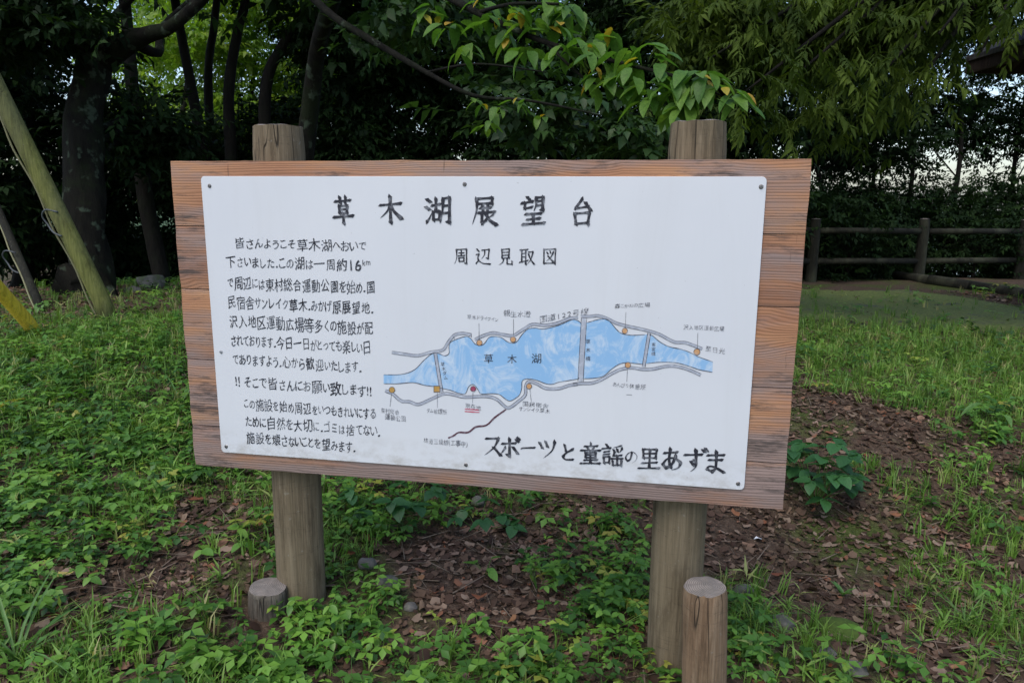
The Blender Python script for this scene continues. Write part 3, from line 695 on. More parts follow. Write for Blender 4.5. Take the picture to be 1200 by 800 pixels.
roads = [z5((156, 331), (220, 340), (280, 346), (340, 330), (395, 320), (420, 285), (450, 250), (490, 242), (530, 250)),
         z5((545, 272), (580, 255), (630, 240), (680, 248), (725, 252), (770, 225), (815, 200), (870, 204), (930, 195), (990, 172), (1030, 168)),
         z6((110, 215), (160, 217), (220, 213), (270, 228), (330, 258), (390, 275), (450, 288), (530, 306), (600, 328), (650, 355), (700, 378), (760, 380), (820, 400), (870, 420)),
         z5((125, 510), (160, 525), (200, 558), (240, 562), (280, 575), (330, 555), (400, 525), (450, 530), (500, 540), (600, 537), (650, 552), (690, 587), (712, 588), (750, 560), (782, 530), (784, 490), (800, 467), (840, 480), (880, 500), (940, 500), (990, 485), (1030, 480)),
         z6((60, 640), (110, 635), (180, 632), (240, 610), (300, 575), (360, 547), (430, 537), (500, 547), (560, 545), (640, 528), (700, 527), (780, 548), (860, 583))]
for r_ in roads:
    wash.rib(r_, 2.6, LW); dark.rib(r_, .55, LD, 1.6); dark.rib(r_, .5, LD, -1.6)
for a, b, w_ in ((z5((360, 333))[0], z5((390, 518))[0], 3.6), ((684.4, 372), (680.3, 447), 6.2), ((760.8, 390), (754.2, 430), 3.6)):
    n = 6; q = [(a[0]+(b[0]-a[0])*i/n, a[1]+(b[1]-a[1])*i/n) for i in range(n+1)]
    wash.rib(q, w_, LW, 0, 1, .1); dark.rib(q, .7, LD, w_/2); dark.rib(q, .7, LD, -w_/2)
for q in (z5((565, 195), (566, 280)), z5((727, 175), (727, 262)), z5((155, 525), (148, 585)), z5((370, 520), (370, 592)), z5((537, 520), (535, 568)), z5((804, 505), (810, 560)),
          z6((392, 190), (387, 290)), z6((841, 320), (838, 425)), z6((402, 535), (397, 625)), z6((395, 705), (430, 706)), z5((440, 253), (452, 268)), z5((528, 240), (530, 262))):
    dark.rib(q, .75, LD)
wash.obj('painted_road', MAT['grey'], panel); dark.obj('painted_outline', MAT['greyline'], panel)
mr = Rib(); mr.rib(z5((420, 732), (445, 722), (470, 706), (515, 705), (550, 680), (600, 672), (640, 635), (692, 598)), 1.9, LD); mr.obj('painted_road', MAT['maroon'], panel)
rr = Rib(); rr.rib([(544.5, 479), (553, 479.6), (562, 480.3)], 1.3, LD); rr.rib([(544.5, 481.8), (553, 482.4), (562, 483)], 1.3, LD); rr.obj('painted_underline', MAT['red'], panel)
def dot(u, v, r, mat, square=False):
    for rr_, m_, y in ((r+.7, MAT['greyline'], LD-.0002), (r, mat, LD-.0004)):
        q = [(u+rr_*math.cos(a*math.pi/8), v+rr_*math.sin(a*math.pi/8)) for a in range(16)] if not square else [(u-rr_, v-rr_), (u+rr_, v-rr_), (u+rr_, v+rr_), (u-rr_, v+rr_)]
        fill('painted_dot', q, y, m_)
for u, v, r, m_ in ((561.8, 401.5, 2.9, 'orange'), (601.2, 397.7, 2.9, 'orange'), (459.3, 456.7, 3.1, 'ochre'), (620, 452.5, 2.8, 'orange'), (554.5, 455.5, 2.8, 'crimson'),
                    (732.2, 387.6, 2.9, 'orange'), (816.7, 412.2, 3.3, 'orange'), (735.8, 427.7, 3.0, 'orange')): dot(u, v, r, MAT[m_])
dot(512, 455.7, 3.2, MAT['ochre'], True)
# ---- screws with washers
for u, v, m_ in ((245.5, 218, 'steel'), (544.5, 216, 'steel'), (892, 219, 'steel'), (265, 523, 'steel'), (546, 544.5, 'steel'), (865, 566.5, 'steel'), (259, 412, 'screw_paint')):
    c = bp(u, v, PF); bm = bmesh.new()
    for r_, d_, off in ((.0062, .0012, 0), (.0042, .0026, .0012)):
        mt = Matrix.Translation((c.x, PF-off-d_/2, c.z)) @ Matrix.Rotation(R(90), 4, 'X')
        bmesh.ops.create_cone(bm, cap_ends=True, segments=16, radius1=r_, radius2=r_*.8, depth=d_, matrix=mt)
    hd = bm_link('screw', bm, sign, MAT[m_])
    bm = bmesh.new()
    for a in (0, 90):
        mt = Matrix.Translation((c.x, PF-.0041, c.z)) @ Matrix.Rotation(R(a+25), 4, 'Y') @ Matrix.Diagonal((.0052, .0006, .0010, 1))
        bmesh.ops.create_cube(bm, size=1, matrix=mt)
    bm_link('screw_slot', bm, hd, MAT['greyline'])

def log(name, base, top, r0, r1, mat, parent=None, end='end', seed=0, wob=.025, crack=None, seg=56, flat=None, rings=26, **k):
    """an upright log: side mesh with real drying cracks and a sawn top"""
    base, top = Vector(base), Vector(top); ax = (top-base).normalized(); H = (top-base).length
    a = ax.orthogonal().normalized(); a = (Vector((1, 0, 0)) - ax*ax.x).normalized(); b = ax.cross(a)
    V, F = [], []
    for i in range(rings+1):
        t = i/rings; tt = t
        for s in range(seg):
            th = 2*math.pi*s/seg; r = r0*(1-t)+r1*t
            r *= 1+wob*noise.noise(Vector((math.cos(th)*1.1+seed, math.sin(th)*1.1, t*H*.8)))*2
            r *= 1+.006*noise.noise(Vector((math.cos(th)*14+seed, math.sin(th)*14, t*H*1.5)))*2
            for (ca, t0, dp) in (crack or []):
                d = abs((th-ca-.15*math.sin(t*7+seed)*.3+math.pi) % (2*math.pi)-math.pi)
                if d < .07 and t > t0: r -= dp*(1-d/.07)*min(1, (t-t0)*5)
            if i == rings: r -= .004
            dz = 0
            if i >= rings-1: dz = .004*noise.noise(Vector((math.cos(th)*2+seed, math.sin(th)*2, 5)))
            V.append(base + ax*(H*t+dz - (.004 if i == rings-1 else 0)) + (a*math.cos(th)+b*math.sin(th))*r)
    for i in range(rings):
        for s in range(seg):
            s2 = (s+1) % seg; F.append((i*seg+s, i*seg+s2, (i+1)*seg+s2, (i+1)*seg+s))
    me = pymesh(name, V, F); side = link(name, me, parent, mat, True, **k)
    # the cut face, slightly domed and uneven
    V2, F2 = [], []; nr = 7
    for j in range(nr):
        q = 1-j/nr
        for s in range(seg):
            p = V[rings*seg+s]; c = base+ax*(H+.004); p2 = c.lerp(p, q)
            p2 = p2 + ax*(.004*(1-q) + .003*noise.noise(p2*30))*(0 if j == 0 else 1)
            V2.append(p2)
    V2.append(base+ax*(H+.007))
    for j in range(nr-1):
        for s in range(seg):
            s2 = (s+1) % seg; F2.append((j*seg+s, j*seg+s2, (j+1)*seg+s2, (j+1)*seg+s))
    for s in range(seg): F2.append(((nr-1)*seg+s, (nr-1)*seg+(s+1) % seg, len(V2)-1))
    link('cut_end', pymesh('cut_end', V2, F2), side, MAT[end])
    return side
def lx(u, v, y): return bp(u, v, y)
PY = .042+.079
for (ut, vt), (ub, vb), r0, r1, sd_ in (((325.5, 144), (353.5, 708), .0800, .0765, 1), ((819, 139), (787, 790), .0800, .0785, 4)):
    t_ = bp(ut, vt, PY); b_ = bp(ub, vb, PY); xb = b_.x; zb = gz(xb, PY)-.15
    log('post', (xb, PY+.002, zb), (t_.x, PY+.002, t_.z-.012), r0, r1, MAT['post'], sign, seed=sd_, crack=[(R(-70), .82, .010), (R(-110), .88, .006), (R(-40), .86, .008)] if sd_ == 4 else [(R(-120), .85, .009), (R(-78), .9, .006)])
# the two short stakes standing against the posts
def stake(u0, u1, vt, vb, y, mat, label, seed, crack, end='end'):
    vm = vt; c_t = bp((u0+u1)/2, vt, y); r_ = (bp(u1, vt+10, y)-bp(u0, vt+10, y)).length/2
    c_b = bp((u0+u1)/2-(2 if seed == 9 else -3), vb, y)
    g = gz(c_b.x, y)-.12
    o = log('stake', (0, 0, g-c_b.z), (c_t.x-c_b.x, 0, c_t.z-c_b.z), r_*1.0, r_*.97, mat, None, end, seed, .03, crack, seg=48)
    o.location = c_b
    setup(o, None, label, 'stake'); return o
stake(293, 335, 687, 724, .02, MAT['stump'], 'short grey stump-like stake with a split top, beside the left post of the notice board', 9, [(R(-100), .0, .014)])
stake(799, 853, 687, 800, -.055, MAT['stake'], 'orange-brown round stake standing in front of the right post of the notice board', 11, [(R(-95), .45, .008)])

# ------------------------------------------------------------------ leaf shapes (triangle templates)
def leaf_t(L=1.0, W=.5, fold=.15, droop=.15, base=(0, 0, 0), yaw=0.0, pitch=0.0, wide=.42, seg=2, tip=0.0):
    """an ovate leaf pointing along +x, folded along its midrib"""
    st = [0, wide*.55, wide*1.25, 1] if seg == 3 else ([0, wide, 1] if seg == 1 else [0, wide*.7, .72, 1])
    if seg == 4: st = [0, .13, .36, .62, .85, 1]
    mid, lf, rt = [], [], []
    for i, s in enumerate(st):
        h = 0 if s in (0, 1) else W/2*(math.sin(math.pi*min(1, s**.75*1.0))**.8)
        z = -droop*s*s; mid.append((s*L, 0, z*L)); lf.append((s*L, h*L, (z+fold*h*2)*L)); rt.append((s*L, -h*L, (z+fold*h*2)*L))
    V = [mid[0]]; F = []
    n = len(st)
    for i in range(1, n-1): V += [mid[i], lf[i], rt[i]]
    V.append(mid[-1]); T = len(V)-1
    F += [(0, 1, 2), (0, 3, 1)]
    for i in range(1, n-2):
        a = 1+(i-1)*3; b = a+3
        F += [(a, b, b+1), (a, b+1, a+1), (a, a+2, b+2), (a, b+2, b)]
    a = 1+(n-3)*3; F += [(a, T, a+1), (a, a+2, T)]
    V = np.array(V, float)
    cp, sp = math.cos(pitch), math.sin(pitch); cy, sy = math.cos(yaw), math.sin(yaw)
    Ry = np.array([[cp, 0, -sp], [0, 1, 0], [sp, 0, cp]]); Rz = np.array([[cy, -sy, 0], [sy, cy, 0], [0, 0, 1]])
    return (V@Ry.T@Rz.T + np.array(base)), np.array(F)
def stick_t(a, b, w):
    a, b = np.array(a, float), np.array(b, float); d = b-a
    s = np.cross(d, (0, 0, 1.0)); l = np.linalg.norm(s)
    s = np.array([1., 0, 0]) if l < 1e-6 else s/l
    u = np.cross(s, d); u /= np.linalg.norm(u)+1e-9
    V = [a+s*w, a-s*w*.5+u*w*.8, a-s*w*.5-u*w*.8, b+s*w*.4, b-s*w*.2+u*w*.4, b-s*w*.2-u*w*.4]
    F = [(0, 1, 4), (0, 4, 3), (1, 2, 5), (1, 5, 4), (2, 0, 3), (2, 3, 5)]
    return np.array(V), np.array(F)
def tjoin(parts):
    V, F, b = [], [], 0
    for v, f in parts: V.append(v); F.append(np.asarray(f)+b); b += len(v)
    return np.concatenate(V), np.concatenate(F)
U = random.uniform
def t_trifoliate(k):
    """a low weed: a few stems each carrying three leaflets"""
    P = []
    for i in range(k):
        yaw = 6.283*i/k+U(-.5, .5); r = U(.25, .8); h = U(.5, 1.15); e = (r*math.cos(yaw), r*math.sin(yaw), h)
        P.append(stick_t((0, 0, 0), e, .018)); tl = U(-.25, .2)
        for j in (-1, 0, 1): P.append(leaf_t(U(.42, .55), .66, .12, .12, e, yaw+j*U(1.2, 1.7), tl+U(-.25, .1), seg=1, wide=.5))
    return tjoin(P)
def t_rosette(k):
    """an upright broad-leaved seedling with opposite pairs"""
    P = [stick_t((0, 0, 0), (0, 0, 1.0), .025)]
    for i in range(k):
        z = .25+.75*i/k; yaw = i*1.57+U(-.3, .3)
        for s in (0, math.pi): P.append(leaf_t(U(.5, .75)*(1-.3*i/k), .5, .12, .25, (0, 0, z), yaw+s, U(.0, .5), seg=1))
    return tjoin(P)
def t_grass(k, spread=.5, wd=.035):
    P = []
    for i in range(k):
        yaw = U(0, 6.28); le = U(.06, .35)*spread*2; b = np.array([U(-.15, .15), U(-.15, .15), 0]); h = U(.5, 1.0); c, s = math.cos(yaw), math.sin(yaw)
        m = b+np.array([c*le*.4, s*le*.4, h*.62]); t = b+np.array([c*le*1.5, s*le*1.5, h*U(.75, 1.0)]); sd = np.array([-s, c, 0])*wd/2
        V = np.array([b+sd, b-sd, m+sd*.9, m-sd*.9, t]); P.append((V, np.array([(0, 1, 3), (0, 3, 2), (2, 3, 4)])))
    return tjoin(P)
def t_bamboograss(k):
    """crab grass: short broad blades leaving a creeping stem"""
    P = [stick_t((0, 0, 0), (.15, .1, .7), .02)]
    for i in range(k):
        P.append(leaf_t(U(.6, .9), .14, .2, U(.2, .6), (.03*i, .02*i, .12*i+.05), U(0, 6.28), U(.3, .9), seg=1, wide=.3))
    return tjoin(P)
def t_dead():
    """a curled dry leaf lying on the ground"""
    n = random.choice((7, 8, 9)); w_ = U(.3, .85); V = [(0, 0, .06)]; c = U(-.1, .45); cd = U(0, 3.14)
    for i in range(n):
        a = 2*math.pi*i/n; r = (U(.9, 1.1) if i % 2 else U(.68, .95)); x, y = .5*r*math.cos(a), .5*r*w_*math.sin(a)
        V.append((x, y, c*((x*math.cos(cd)+y*math.sin(cd))**2)*4+U(-.07, .09)))
    return np.array(V), np.array([(0, i+1, (i+1) % n+1) for i in range(n)])
def t_spray(n=9, L=1.0, leafL=.3, W=.45, droop=.3, seg=1, twig=.012, hang=.2, dense=1):
    P = [stick_t((0, 0, 0), (L, 0, -hang*L), twig)]
    for i in range(n):
        s = .15+.85*i/(n-1); sd = 1 if i % 2 else -1
        P.append(leaf_t(leafL*U(.75, 1.15), W, .15, droop*U(.4, 1.6), (s*L, 0, -hang*L*s), sd*U(.4, 1.25)*(1 if i < n-1 else .1), U(-.75, .15), seg=seg))
    return tjoin(P)

# ------------------------------------------------------------------ trees
def pts_in_clusters(ells, ncl, npts, spread):
    C = []
    for (c, r) in ells:
        k = max(1, int(ncl/len(ells)))
        d = rng.normal(size=(k, 3)); d /= np.linalg.norm(d, axis=1)[:, None]
        C.append(np.array(c)+d*np.array(r)*rng.uniform(.25, 1, k)[:, None]**.5)
    C = np.concatenate(C); i = rng.integers(0, len(C), npts)
    return C, C[i]+rng.normal(size=(npts, 3))*np.array([1, 1, .55])*spread
def tree(name, label, trunk, ells, nspr, tm, mat, bark, group=None, cat='tree', ncl=40, spread=.4, size=.35, limbs=True, seg=12, wob=.12, branches=(), tilt=.5, n_single=0):
    base = Vector(trunk[0][0]); root = empty(name, base, label, cat, group)
    P, Rr = resample([p for p, _ in trunk], [r for _, r in trunk], max(10, len(trunk)*5))
    parts = [tube([p-base for p in P], [r*(1+.5*math.exp(-i*.9)) for i, r in enumerate(Rr)], seg, wob, 2.5, True, U(0, 9))]
    v, f = join(parts); link('trunk', pymesh('trunk', v, f), root, bark, True)
    for br in branches:
        p_, r_ = resample([p for p, _ in br], [r for _, r in br], len(br)*4)
        v, f = tube([p-base for p in p_], r_, 8, .15, 6, True, U(0, 9)); link('branch', pymesh('branch', v, f), root, bark, True)
    if nspr:
        C, Q = pts_in_clusters(ells, ncl, nspr, spread)
        if limbs:
            parts = []
            for c in C[:: max(1, len(C)//14)]:
                cv = Vector(c); k = min(range(len(P)), key=lambda i: (P[i]-cv).length+max(0, P[i].z-cv.z)*2)
                s_ = P[max(1, k-1)]; m_ = s_.lerp(cv, .5)+Vector((U(-.1, .1), U(-.1, .1), .15)); r0 = min(Rr[k]*.4, .05)
                parts.append(tube([s_-base, m_-base, cv-base], [r0, r0*.6, r0*.25], 5, .1, 3, False))
            v, f = join(parts); link('branches', pymesh('branches', v, f), root, bark, True, kind='stuff')
        Q = Q - np.array(base)
        me = scatter_mesh('crown', tm, Q, frames(nspr, tilt), rng.uniform(.7, 1.25, nspr)*size)
        link('crown', me, root, mat, kind='stuff')
    return root, P, Rr
SP_D = [t_spray(8, 1, .34, .5) for _ in range(6)]
SP_N = [t_spray(9, 1, .36, .30, .45, hang=.35) for _ in range(6)]
SP_B = [t_spray(7, 1, .42, .62, .3) for _ in range(5)]

G = lambda p, dz=0: Vector((p.x, p.y, gz(p.x, p.y)+dz))
def gd(u, D):
    """ground position below/above picture column u at depth D"""
    q = dep(u, 400, D); return Vector((q.x, q.y, gz(q.x, q.y)))
def col_(u, v, D): return dep(u, v, D)

# big lichened tree on the left, with a limb reaching right
D0 = 7.6
tree('lichened_tree', 'thick mossy trunk with pale lichen spots behind the leaning yellow-green pole, limb reaching right',
     [(gd(106, D0), .25), (col_(106, 330, D0), .21), (col_(98, 230, D0), .19), (col_(100, 130, D0), .18), (col_(108, 60, D0), .16), (col_(75, 0, D0), .13), (col_(20, -120, D0), .14), (col_(-10, -330, D0), .10)],
     [((-3.6, 5.2, 5.6), (2.6, 2.2, 1.6)), (tuple(col_(35, 20, 7.0)), (.7, .5, .25)), (tuple(col_(165, 150, 8.6)), (.25, .3, .35))], 1500, SP_D, MAT['dark'], MAT['bark_lichen'], seg=22, wob=.30, ncl=64, spread=.28, size=.34,
     branches=[[(col_(112, 75, D0), .15), (col_(150, 50, D0-.1), .12), (col_(175, 40, D0-.2), .085), (col_(205, 28, D0-.4), .06), (col_(260, -25, D0-.6), .05), (col_(300, -80, D0-.7), .03)],
               [(col_(150, 45, D0), .07), (col_(185, 62, D0+.2), .05), (col_(190, 32, D0+.6), .035), (col_(235, -10, D0+.9), .02)]])
thin = [
 ((188, 9.6), [(190, 330), (170, 230), (158, 130), (150, 40), (140, -60), (120, -300)], .11, 'dark trunk rising just right of the lichened tree, leaning slightly left'),
 ((262, 11.5), [(255, 300), (240, 190), (222, 90), (205, 0), (185, -120), (170, -260)], .10, 'slim dark trunk leaning left against the bright green gap, leftmost of the thin trunks'),
 ((248, 12.5), [(262, 300), (250, 190), (244, 90), (252, 20), (262, -80), (270, -240)], .09, 'slim dark trunk in the middle of the bright green gap, curving right at its top'),
 ((275, 10.8), [(278, 300), (272, 200), (268, 110), (278, 40), (290, -20), (300, -200)], .10, 'slim dark trunk at the right side of the bright green gap behind the sign'),
 ((305, 10.2), [(308, 290), (310, 190), (312, 100), (330, 55), (352, 20), (420, -90)], .10, 'dark trunk that leans strongly right above the left post of the sign'),
 ((452, 11.5), [(455, 300), (452, 180), (450, 90), (455, 0), (450, -150)], .11, 'dark upright trunk behind the board, under the title of the sign'),
 ((645, 12), [(640, 300), (650, 180), (640, 60), (648, -60), (650, -200)], .15, 'dark trunk hidden in the thicket behind the middle of the board'),
 ((-60, 9), [(-55, 300), (-50, 150), (-40, 0), (-30, -200)], .2, 'dark trunk at the left edge of the wood, mostly outside the picture'),
 ((30, 11), [(30, 300), (32, 180), (22, 60), (30, -50), (30, -200)], .13, 'dim slim trunk deep in the shade behind the lichened tree, at far left'),
]
for k, ((u0, D), pth, r0, lab) in enumerate(thin):
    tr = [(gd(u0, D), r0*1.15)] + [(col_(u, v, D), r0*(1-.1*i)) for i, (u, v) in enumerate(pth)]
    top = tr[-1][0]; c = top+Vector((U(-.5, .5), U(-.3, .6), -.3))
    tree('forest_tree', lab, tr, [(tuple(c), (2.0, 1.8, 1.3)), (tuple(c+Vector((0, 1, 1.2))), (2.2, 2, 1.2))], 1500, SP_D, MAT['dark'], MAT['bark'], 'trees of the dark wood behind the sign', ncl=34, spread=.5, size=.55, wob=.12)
# thicket: dark broad-crowned understory trees closing the view behind the board
thick = [(-60, 9.5, -40, 320, 'dark'), (45, 11.5, 40, 350, 'dark'), (135, 13.0, 150, 350, 'dark'), (230, 12.8, 150, 350, 'dark'), (335, 12.2, 120, 300, 'dark'), (425, 10.5, -10, 260, 'dark'), (515, 11.5, -40, 260, 'dark'),
         (600, 10.2, -30, 260, 'dark'), (690, 11.2, -40, 260, 'dark'), (780, 10.4, -40, 260, 'dark'), (865, 11.4, 0, 330, 'dark')]
labs = ['dark bushy tree filling the left edge of the wood', 'dark low tree behind the lichened trunk', 'dark bush in the gap right of the lichened trunk, low by the rocks', 'dark bush below the bright green gap', 'dark bushy tree behind the left post top',
        'dark leafy tree directly right of the bright green gap', 'dark dense tree behind the first letters of the title', 'dark dense tree behind the middle of the board', 'dark dense tree below the hanging cherry branch', 'dark tree behind the right post top', 'dark tree behind the upper right part of the board']
for (u, D, vt, vb, m_), lab in zip(thick, labs):
    g = gd(u, D); a_, b_ = col_(u, vt, D), col_(u, vb, D); c1, c2 = a_.lerp(b_, .28), a_.lerp(b_, .74); h_ = (a_.z-b_.z)/2
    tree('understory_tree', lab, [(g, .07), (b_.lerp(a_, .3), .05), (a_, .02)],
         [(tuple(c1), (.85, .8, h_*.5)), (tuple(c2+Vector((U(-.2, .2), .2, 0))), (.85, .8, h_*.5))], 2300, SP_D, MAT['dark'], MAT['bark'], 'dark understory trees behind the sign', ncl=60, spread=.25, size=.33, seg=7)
# lit trees standing beyond the shade of the wood, seen through its gap
far = [(160, 24, 'pale green'), (225, 21, 'bright green'), (300, 23, 'yellow-green'), (375, 22, 'fresh green')]
where = ['left of the slim trunks', 'between the slim trunks of the wood', 'between the two right slim trunks', 'right of the leaning trunk, beyond the wood']
for (u, D, c_), wh in zip(far, where):
    g = gd(u, D); ca = col_(u, 60, D)
    tree('far_tree', c_+' leafy tree in the light, seen '+wh, [(g, .14), (g+Vector((0, 0, 3)), .1), (ca, .05)],
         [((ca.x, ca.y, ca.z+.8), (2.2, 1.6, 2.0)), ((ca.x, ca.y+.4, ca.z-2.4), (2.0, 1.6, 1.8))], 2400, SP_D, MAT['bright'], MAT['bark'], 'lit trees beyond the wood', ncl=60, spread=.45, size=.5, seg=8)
# trees beyond the fence on the right: small dark leaves with sky showing through
right = [(890, 12.5, 20, 330, 4200, 'dark tree left of the sky gaps, behind the upper right corner of the board'), (975, 13.4, 40, 330, 4200, 'dark tree behind the leftmost fence post'),
         (1045, 14.6, -10, 330, 3400, 'dark tree behind the middle fence post, white sky showing low through it'), (1120, 14.2, -10, 330, 3000, 'dark tree with the largest sky gap under its crown, right of the middle fence post'),
         (1005, 15.6, 60, 330, 3000, 'dark tree farther back, between the left and middle fence posts'), (1195, 14.8, 20, 330, 3000, 'dark tree at the right end of the fence'), (1270, 13.5, 0, 330, 1800, 'dark tree beyond the pavilion roof, at the right edge')]
for (u, D, vt, vb, n_, lab) in right:
    g = gd(u, D); a_, b_ = col_(u, vt, D), col_(u, vb, D); h_ = (a_.z-b_.z)/2
    tree('lookout_tree', lab, [(g, .07), (b_+Vector((U(-.3, .3), 0, 0)), .055), (a_.lerp(b_, .5)+Vector((U(-.5, .5), 0, 0)), .04), (a_+Vector((U(-.5, .5), 0, 0)), .02)],
         [(tuple(a_.lerp(b_, .12)+Vector((U(-.5, .5), 0, 0))), (1.5, 1.0, h_*.38)), (tuple(a_.lerp(b_, .42)+Vector((U(-.8, .8), .3, 0))), (1.3, .9, h_*.22)), (tuple(a_.lerp(b_, .75)+Vector((U(-.5, .5), 0, 0))), (1.6, .9, h_*.26)), (tuple(a_.lerp(b_, .93)), (1.6, .9, h_*.22))], n_, SP_D, MAT['dark'], MAT['bark'], 'trees beyond the fence of the lookout', ncl=90, spread=.30, size=.30, seg=8)
# low shrubs behind the fence
for u, D, lab, n_ in ((985, 12.4, 'dark low shrub behind the fence, between the left and middle fence posts', 420), (1130, 12.9, 'dark low shrub behind the fence, right of the middle fence post', 330), (1215, 12.6, 'dark low shrub behind the right end of the fence', 420)):
    g = gd(u, D)
    tree('shrub', lab, [(g, .03), (g+Vector((0, 0, .5)), .015)], [((g.x, g.y, g.z+.6), (.9, .5, .5))], n_, SP_D, MAT['dark'], MAT['bark'], 'shrubs behind the fence', 'shrub', ncl=22, spread=.2, size=.24, seg=5)

# ---- the spreading tree at right whose narrow-leaved crown hangs into the picture
g = gd(1330, 7.2); a_ = Vector((g.x, g.y, g.z))
br = []
tips = [(830, 70, 6.2), (870, 110, 5.9), (930, 90, 6.0), (980, 60, 5.6), (1040, 80, 5.7), (1100, 40, 5.4), (1150, 60, 5.6), (900, 20, 6.4), (1000, 10, 6.0), (1060, 120, 6.0), (960, 130, 6.4), (1150, 10, 5.8)]
root_p = col_(1290, -60, 6.8)
for u, v, D in tips[::2] + tips[1::4]:
    e_ = col_(u, v, D); m_ = root_p.lerp(e_, .5)+Vector((0, 0, .5)); br.append([(root_p, .05), (m_, .03), (e_, .008)])
oak, P_, R_ = tree('oak_tree', 'spreading tree with hanging narrow olive-green leaves over the path, from the right', [(a_, .2), (a_+Vector((.1, 0, 1.8)), .17), (root_p, .13), (root_p+Vector((0, 0, 2)), .07)],
     [(tuple(root_p+Vector((0, .6, 2.0))), (2.4, 1.6, 1.0)), (tuple(col_(860, 15, 6.9)), (.7, .5, .28)), (tuple(col_(960, 30, 6.9)), (.7, .5, .28)), (tuple(col_(1050, 10, 6.6)), (.4, .5, .25)), (tuple(col_(1190, -60, 6.3)), (.4, .5, .12))], 2300, SP_N, MAT['oak'], MAT['bark'], branches=br, ncl=75, spread=.24, size=.34, limbs=False)
spr_me = []
for k in range(5):
    v, f = t_spray(15, 1, .30, .30, .5, seg=2, hang=.45)
    me = pymesh('leaf_spray', v, [tuple(int(x) for x in q) for q in f]); at_ = me.attributes.new('rnd', 'FLOAT', 'POINT'); at_.data.foreach_set('value', np.full(len(v), (k+.5)/5, np.float32)); me.materials.append(MAT['oak']); spr_me.append(me)
zones = [(800, 30, 6.4, .5, .30), (940, 5, 6.3, .4, .12), (1080, 15, 5.9, .4, .12), (850, 60, 6.1, .45, .25), (905, 95, 5.9, .40, .22), (860, 118, 5.9, .30, .10), (955, 60, 5.8, .5, .28), (1010, 95, 5.8, .4, .22), (1060, 60, 5.6, .5, .25), (1120, 40, 5.5, .5, .25), (1170, 20, 5.4, .5, .25), (930, 10, 6.2, .6, .25), (1040, 0, 6.0, .6, .25), (1040, 110, 6.1, .3, .14), (1190, 20, 5.6, .4, .15), (985, 130, 6.3, .35, .12)]
for i in range(300):
    u, v, D, sx_, sz_ = zones[i % len(zones)]
    p = col_(u, v, D)+Vector((random.gauss(0, sx_), random.gauss(0, .35), random.gauss(0, sz_)))-a_
    if v > 45 and u > 1090 or (random.random() < .0): continue
    if (p+a_-EYE).dot(AR)/(p+a_-EYE).dot(AF)*FPX+600 > 1115 and 400-(p+a_-EYE).dot(AU)/(p+a_-EYE).dot(AF)*FPX > 45: continue
    o = link('leaf_spray', spr_me[i % 5], oak); o.location = p; o.rotation_euler = (U(-.4, .4), U(-.1, .7), U(0, 6.28)); s_ = U(.20, .36); o.scale = (s_, s_, s_)

# ---- the cherry: limbs from the left, big soft leaves close above the board
g = gd(352, 7.6)
cb = [[(col_(395, -60, 5.2), .05), (col_(440, -60, 4.6), .04), (col_(490, -25, 4.0), .026), (col_(560, 15, 3.7), .018), (col_(640, 50, 3.5), .013), (col_(720, 72, 3.3), .010), (col_(800, 92, 3.1), .007), (col_(845, 112, 3.05), .004)],
      [(col_(330, -40, 5.6), .04), (col_(385, 15, 5.3), .028), (col_(440, 50, 5.1), .024), (col_(500, 85, 4.9), .018), (col_(555, 112, 4.7), .012), (col_(620, 118, 4.6), .009), (col_(705, 135, 4.5), .005)],
      [(col_(560, 15, 3.7), .012), (col_(600, 5, 3.5), .009), (col_(655, 5, 3.4), .006)],
      [(col_(640, 50, 3.5), .009), (col_(690, 95, 3.4), .006), (col_(745, 105, 3.3), .004)],
      [(col_(500, 85, 4.9), .010), (col_(560, 75, 4.8), .007), (col_(640, 85, 4.7), .004)]]
cherry, _, _ = tree('cherry_tree', 'cherry tree with large soft green leaves and a few yellow ones hanging over the board', [(g, .11), (col_(356, 200, 7.3), .09), (col_(372, 60, 6.6), .075), (col_(395, -60, 5.2), .06), (col_(330, -240, 5.6), .04)],
     [(tuple(col_(430, -230, 5.0)), (1.8, 1.2, .6)), (tuple(col_(480, 20, 5.4)), (.5, .4, .2)), (tuple(col_(600, 30, 5.6)), (.6, .5, .3)), (tuple(col_(630, 125, 5.6)), (.5, .4, .12)), (tuple(col_(730, 150, 5.8)), (.4, .4, .10))], 620, SP_B, MAT['mid'], MAT['bark_lichen'], branches=cb, ncl=60, spread=.17, size=.24, limbs=False)
g0 = cherry.location
lm = []
for k in range(4):
    v, f = leaf_t(1, .50, .16, .10+.12*k, seg=4, wide=.62); me = pymesh('leaf', v, [tuple(int(x) for x in q) for q in f]); me.materials.append(MAT['cherry']); me.polygons.foreach_set('use_smooth', [True]*len(me.polygons)); lm.append(me)
lmy = []
for k in range(2):
    me = lm[k].copy(); me.materials.clear(); me.materials.append(MAT['cherry_y']); lmy.append(me)
cl = [(505, 12, 3.9), (530, 30, 3.8), (545, 58, 3.75), (575, 22, 3.6), (605, 12, 3.5), (625, 30, 3.5), (618, 58, 3.5), (650, 30, 3.45), (655, 60, 3.4), (685, 50, 3.35), (705, 40, 3.35), (700, 68, 3.3), (735, 62, 3.25), (762, 58, 3.2),
      (722, 95, 3.3), (752, 100, 3.2), (700, 95, 3.35), (780, 82, 3.15), (800, 100, 3.1), (828, 96, 3.05), (845, 112, 3.0), (790, 116, 3.1), (765, 112, 3.2), (812, 118, 3.05), (775, 108, 3.1)]
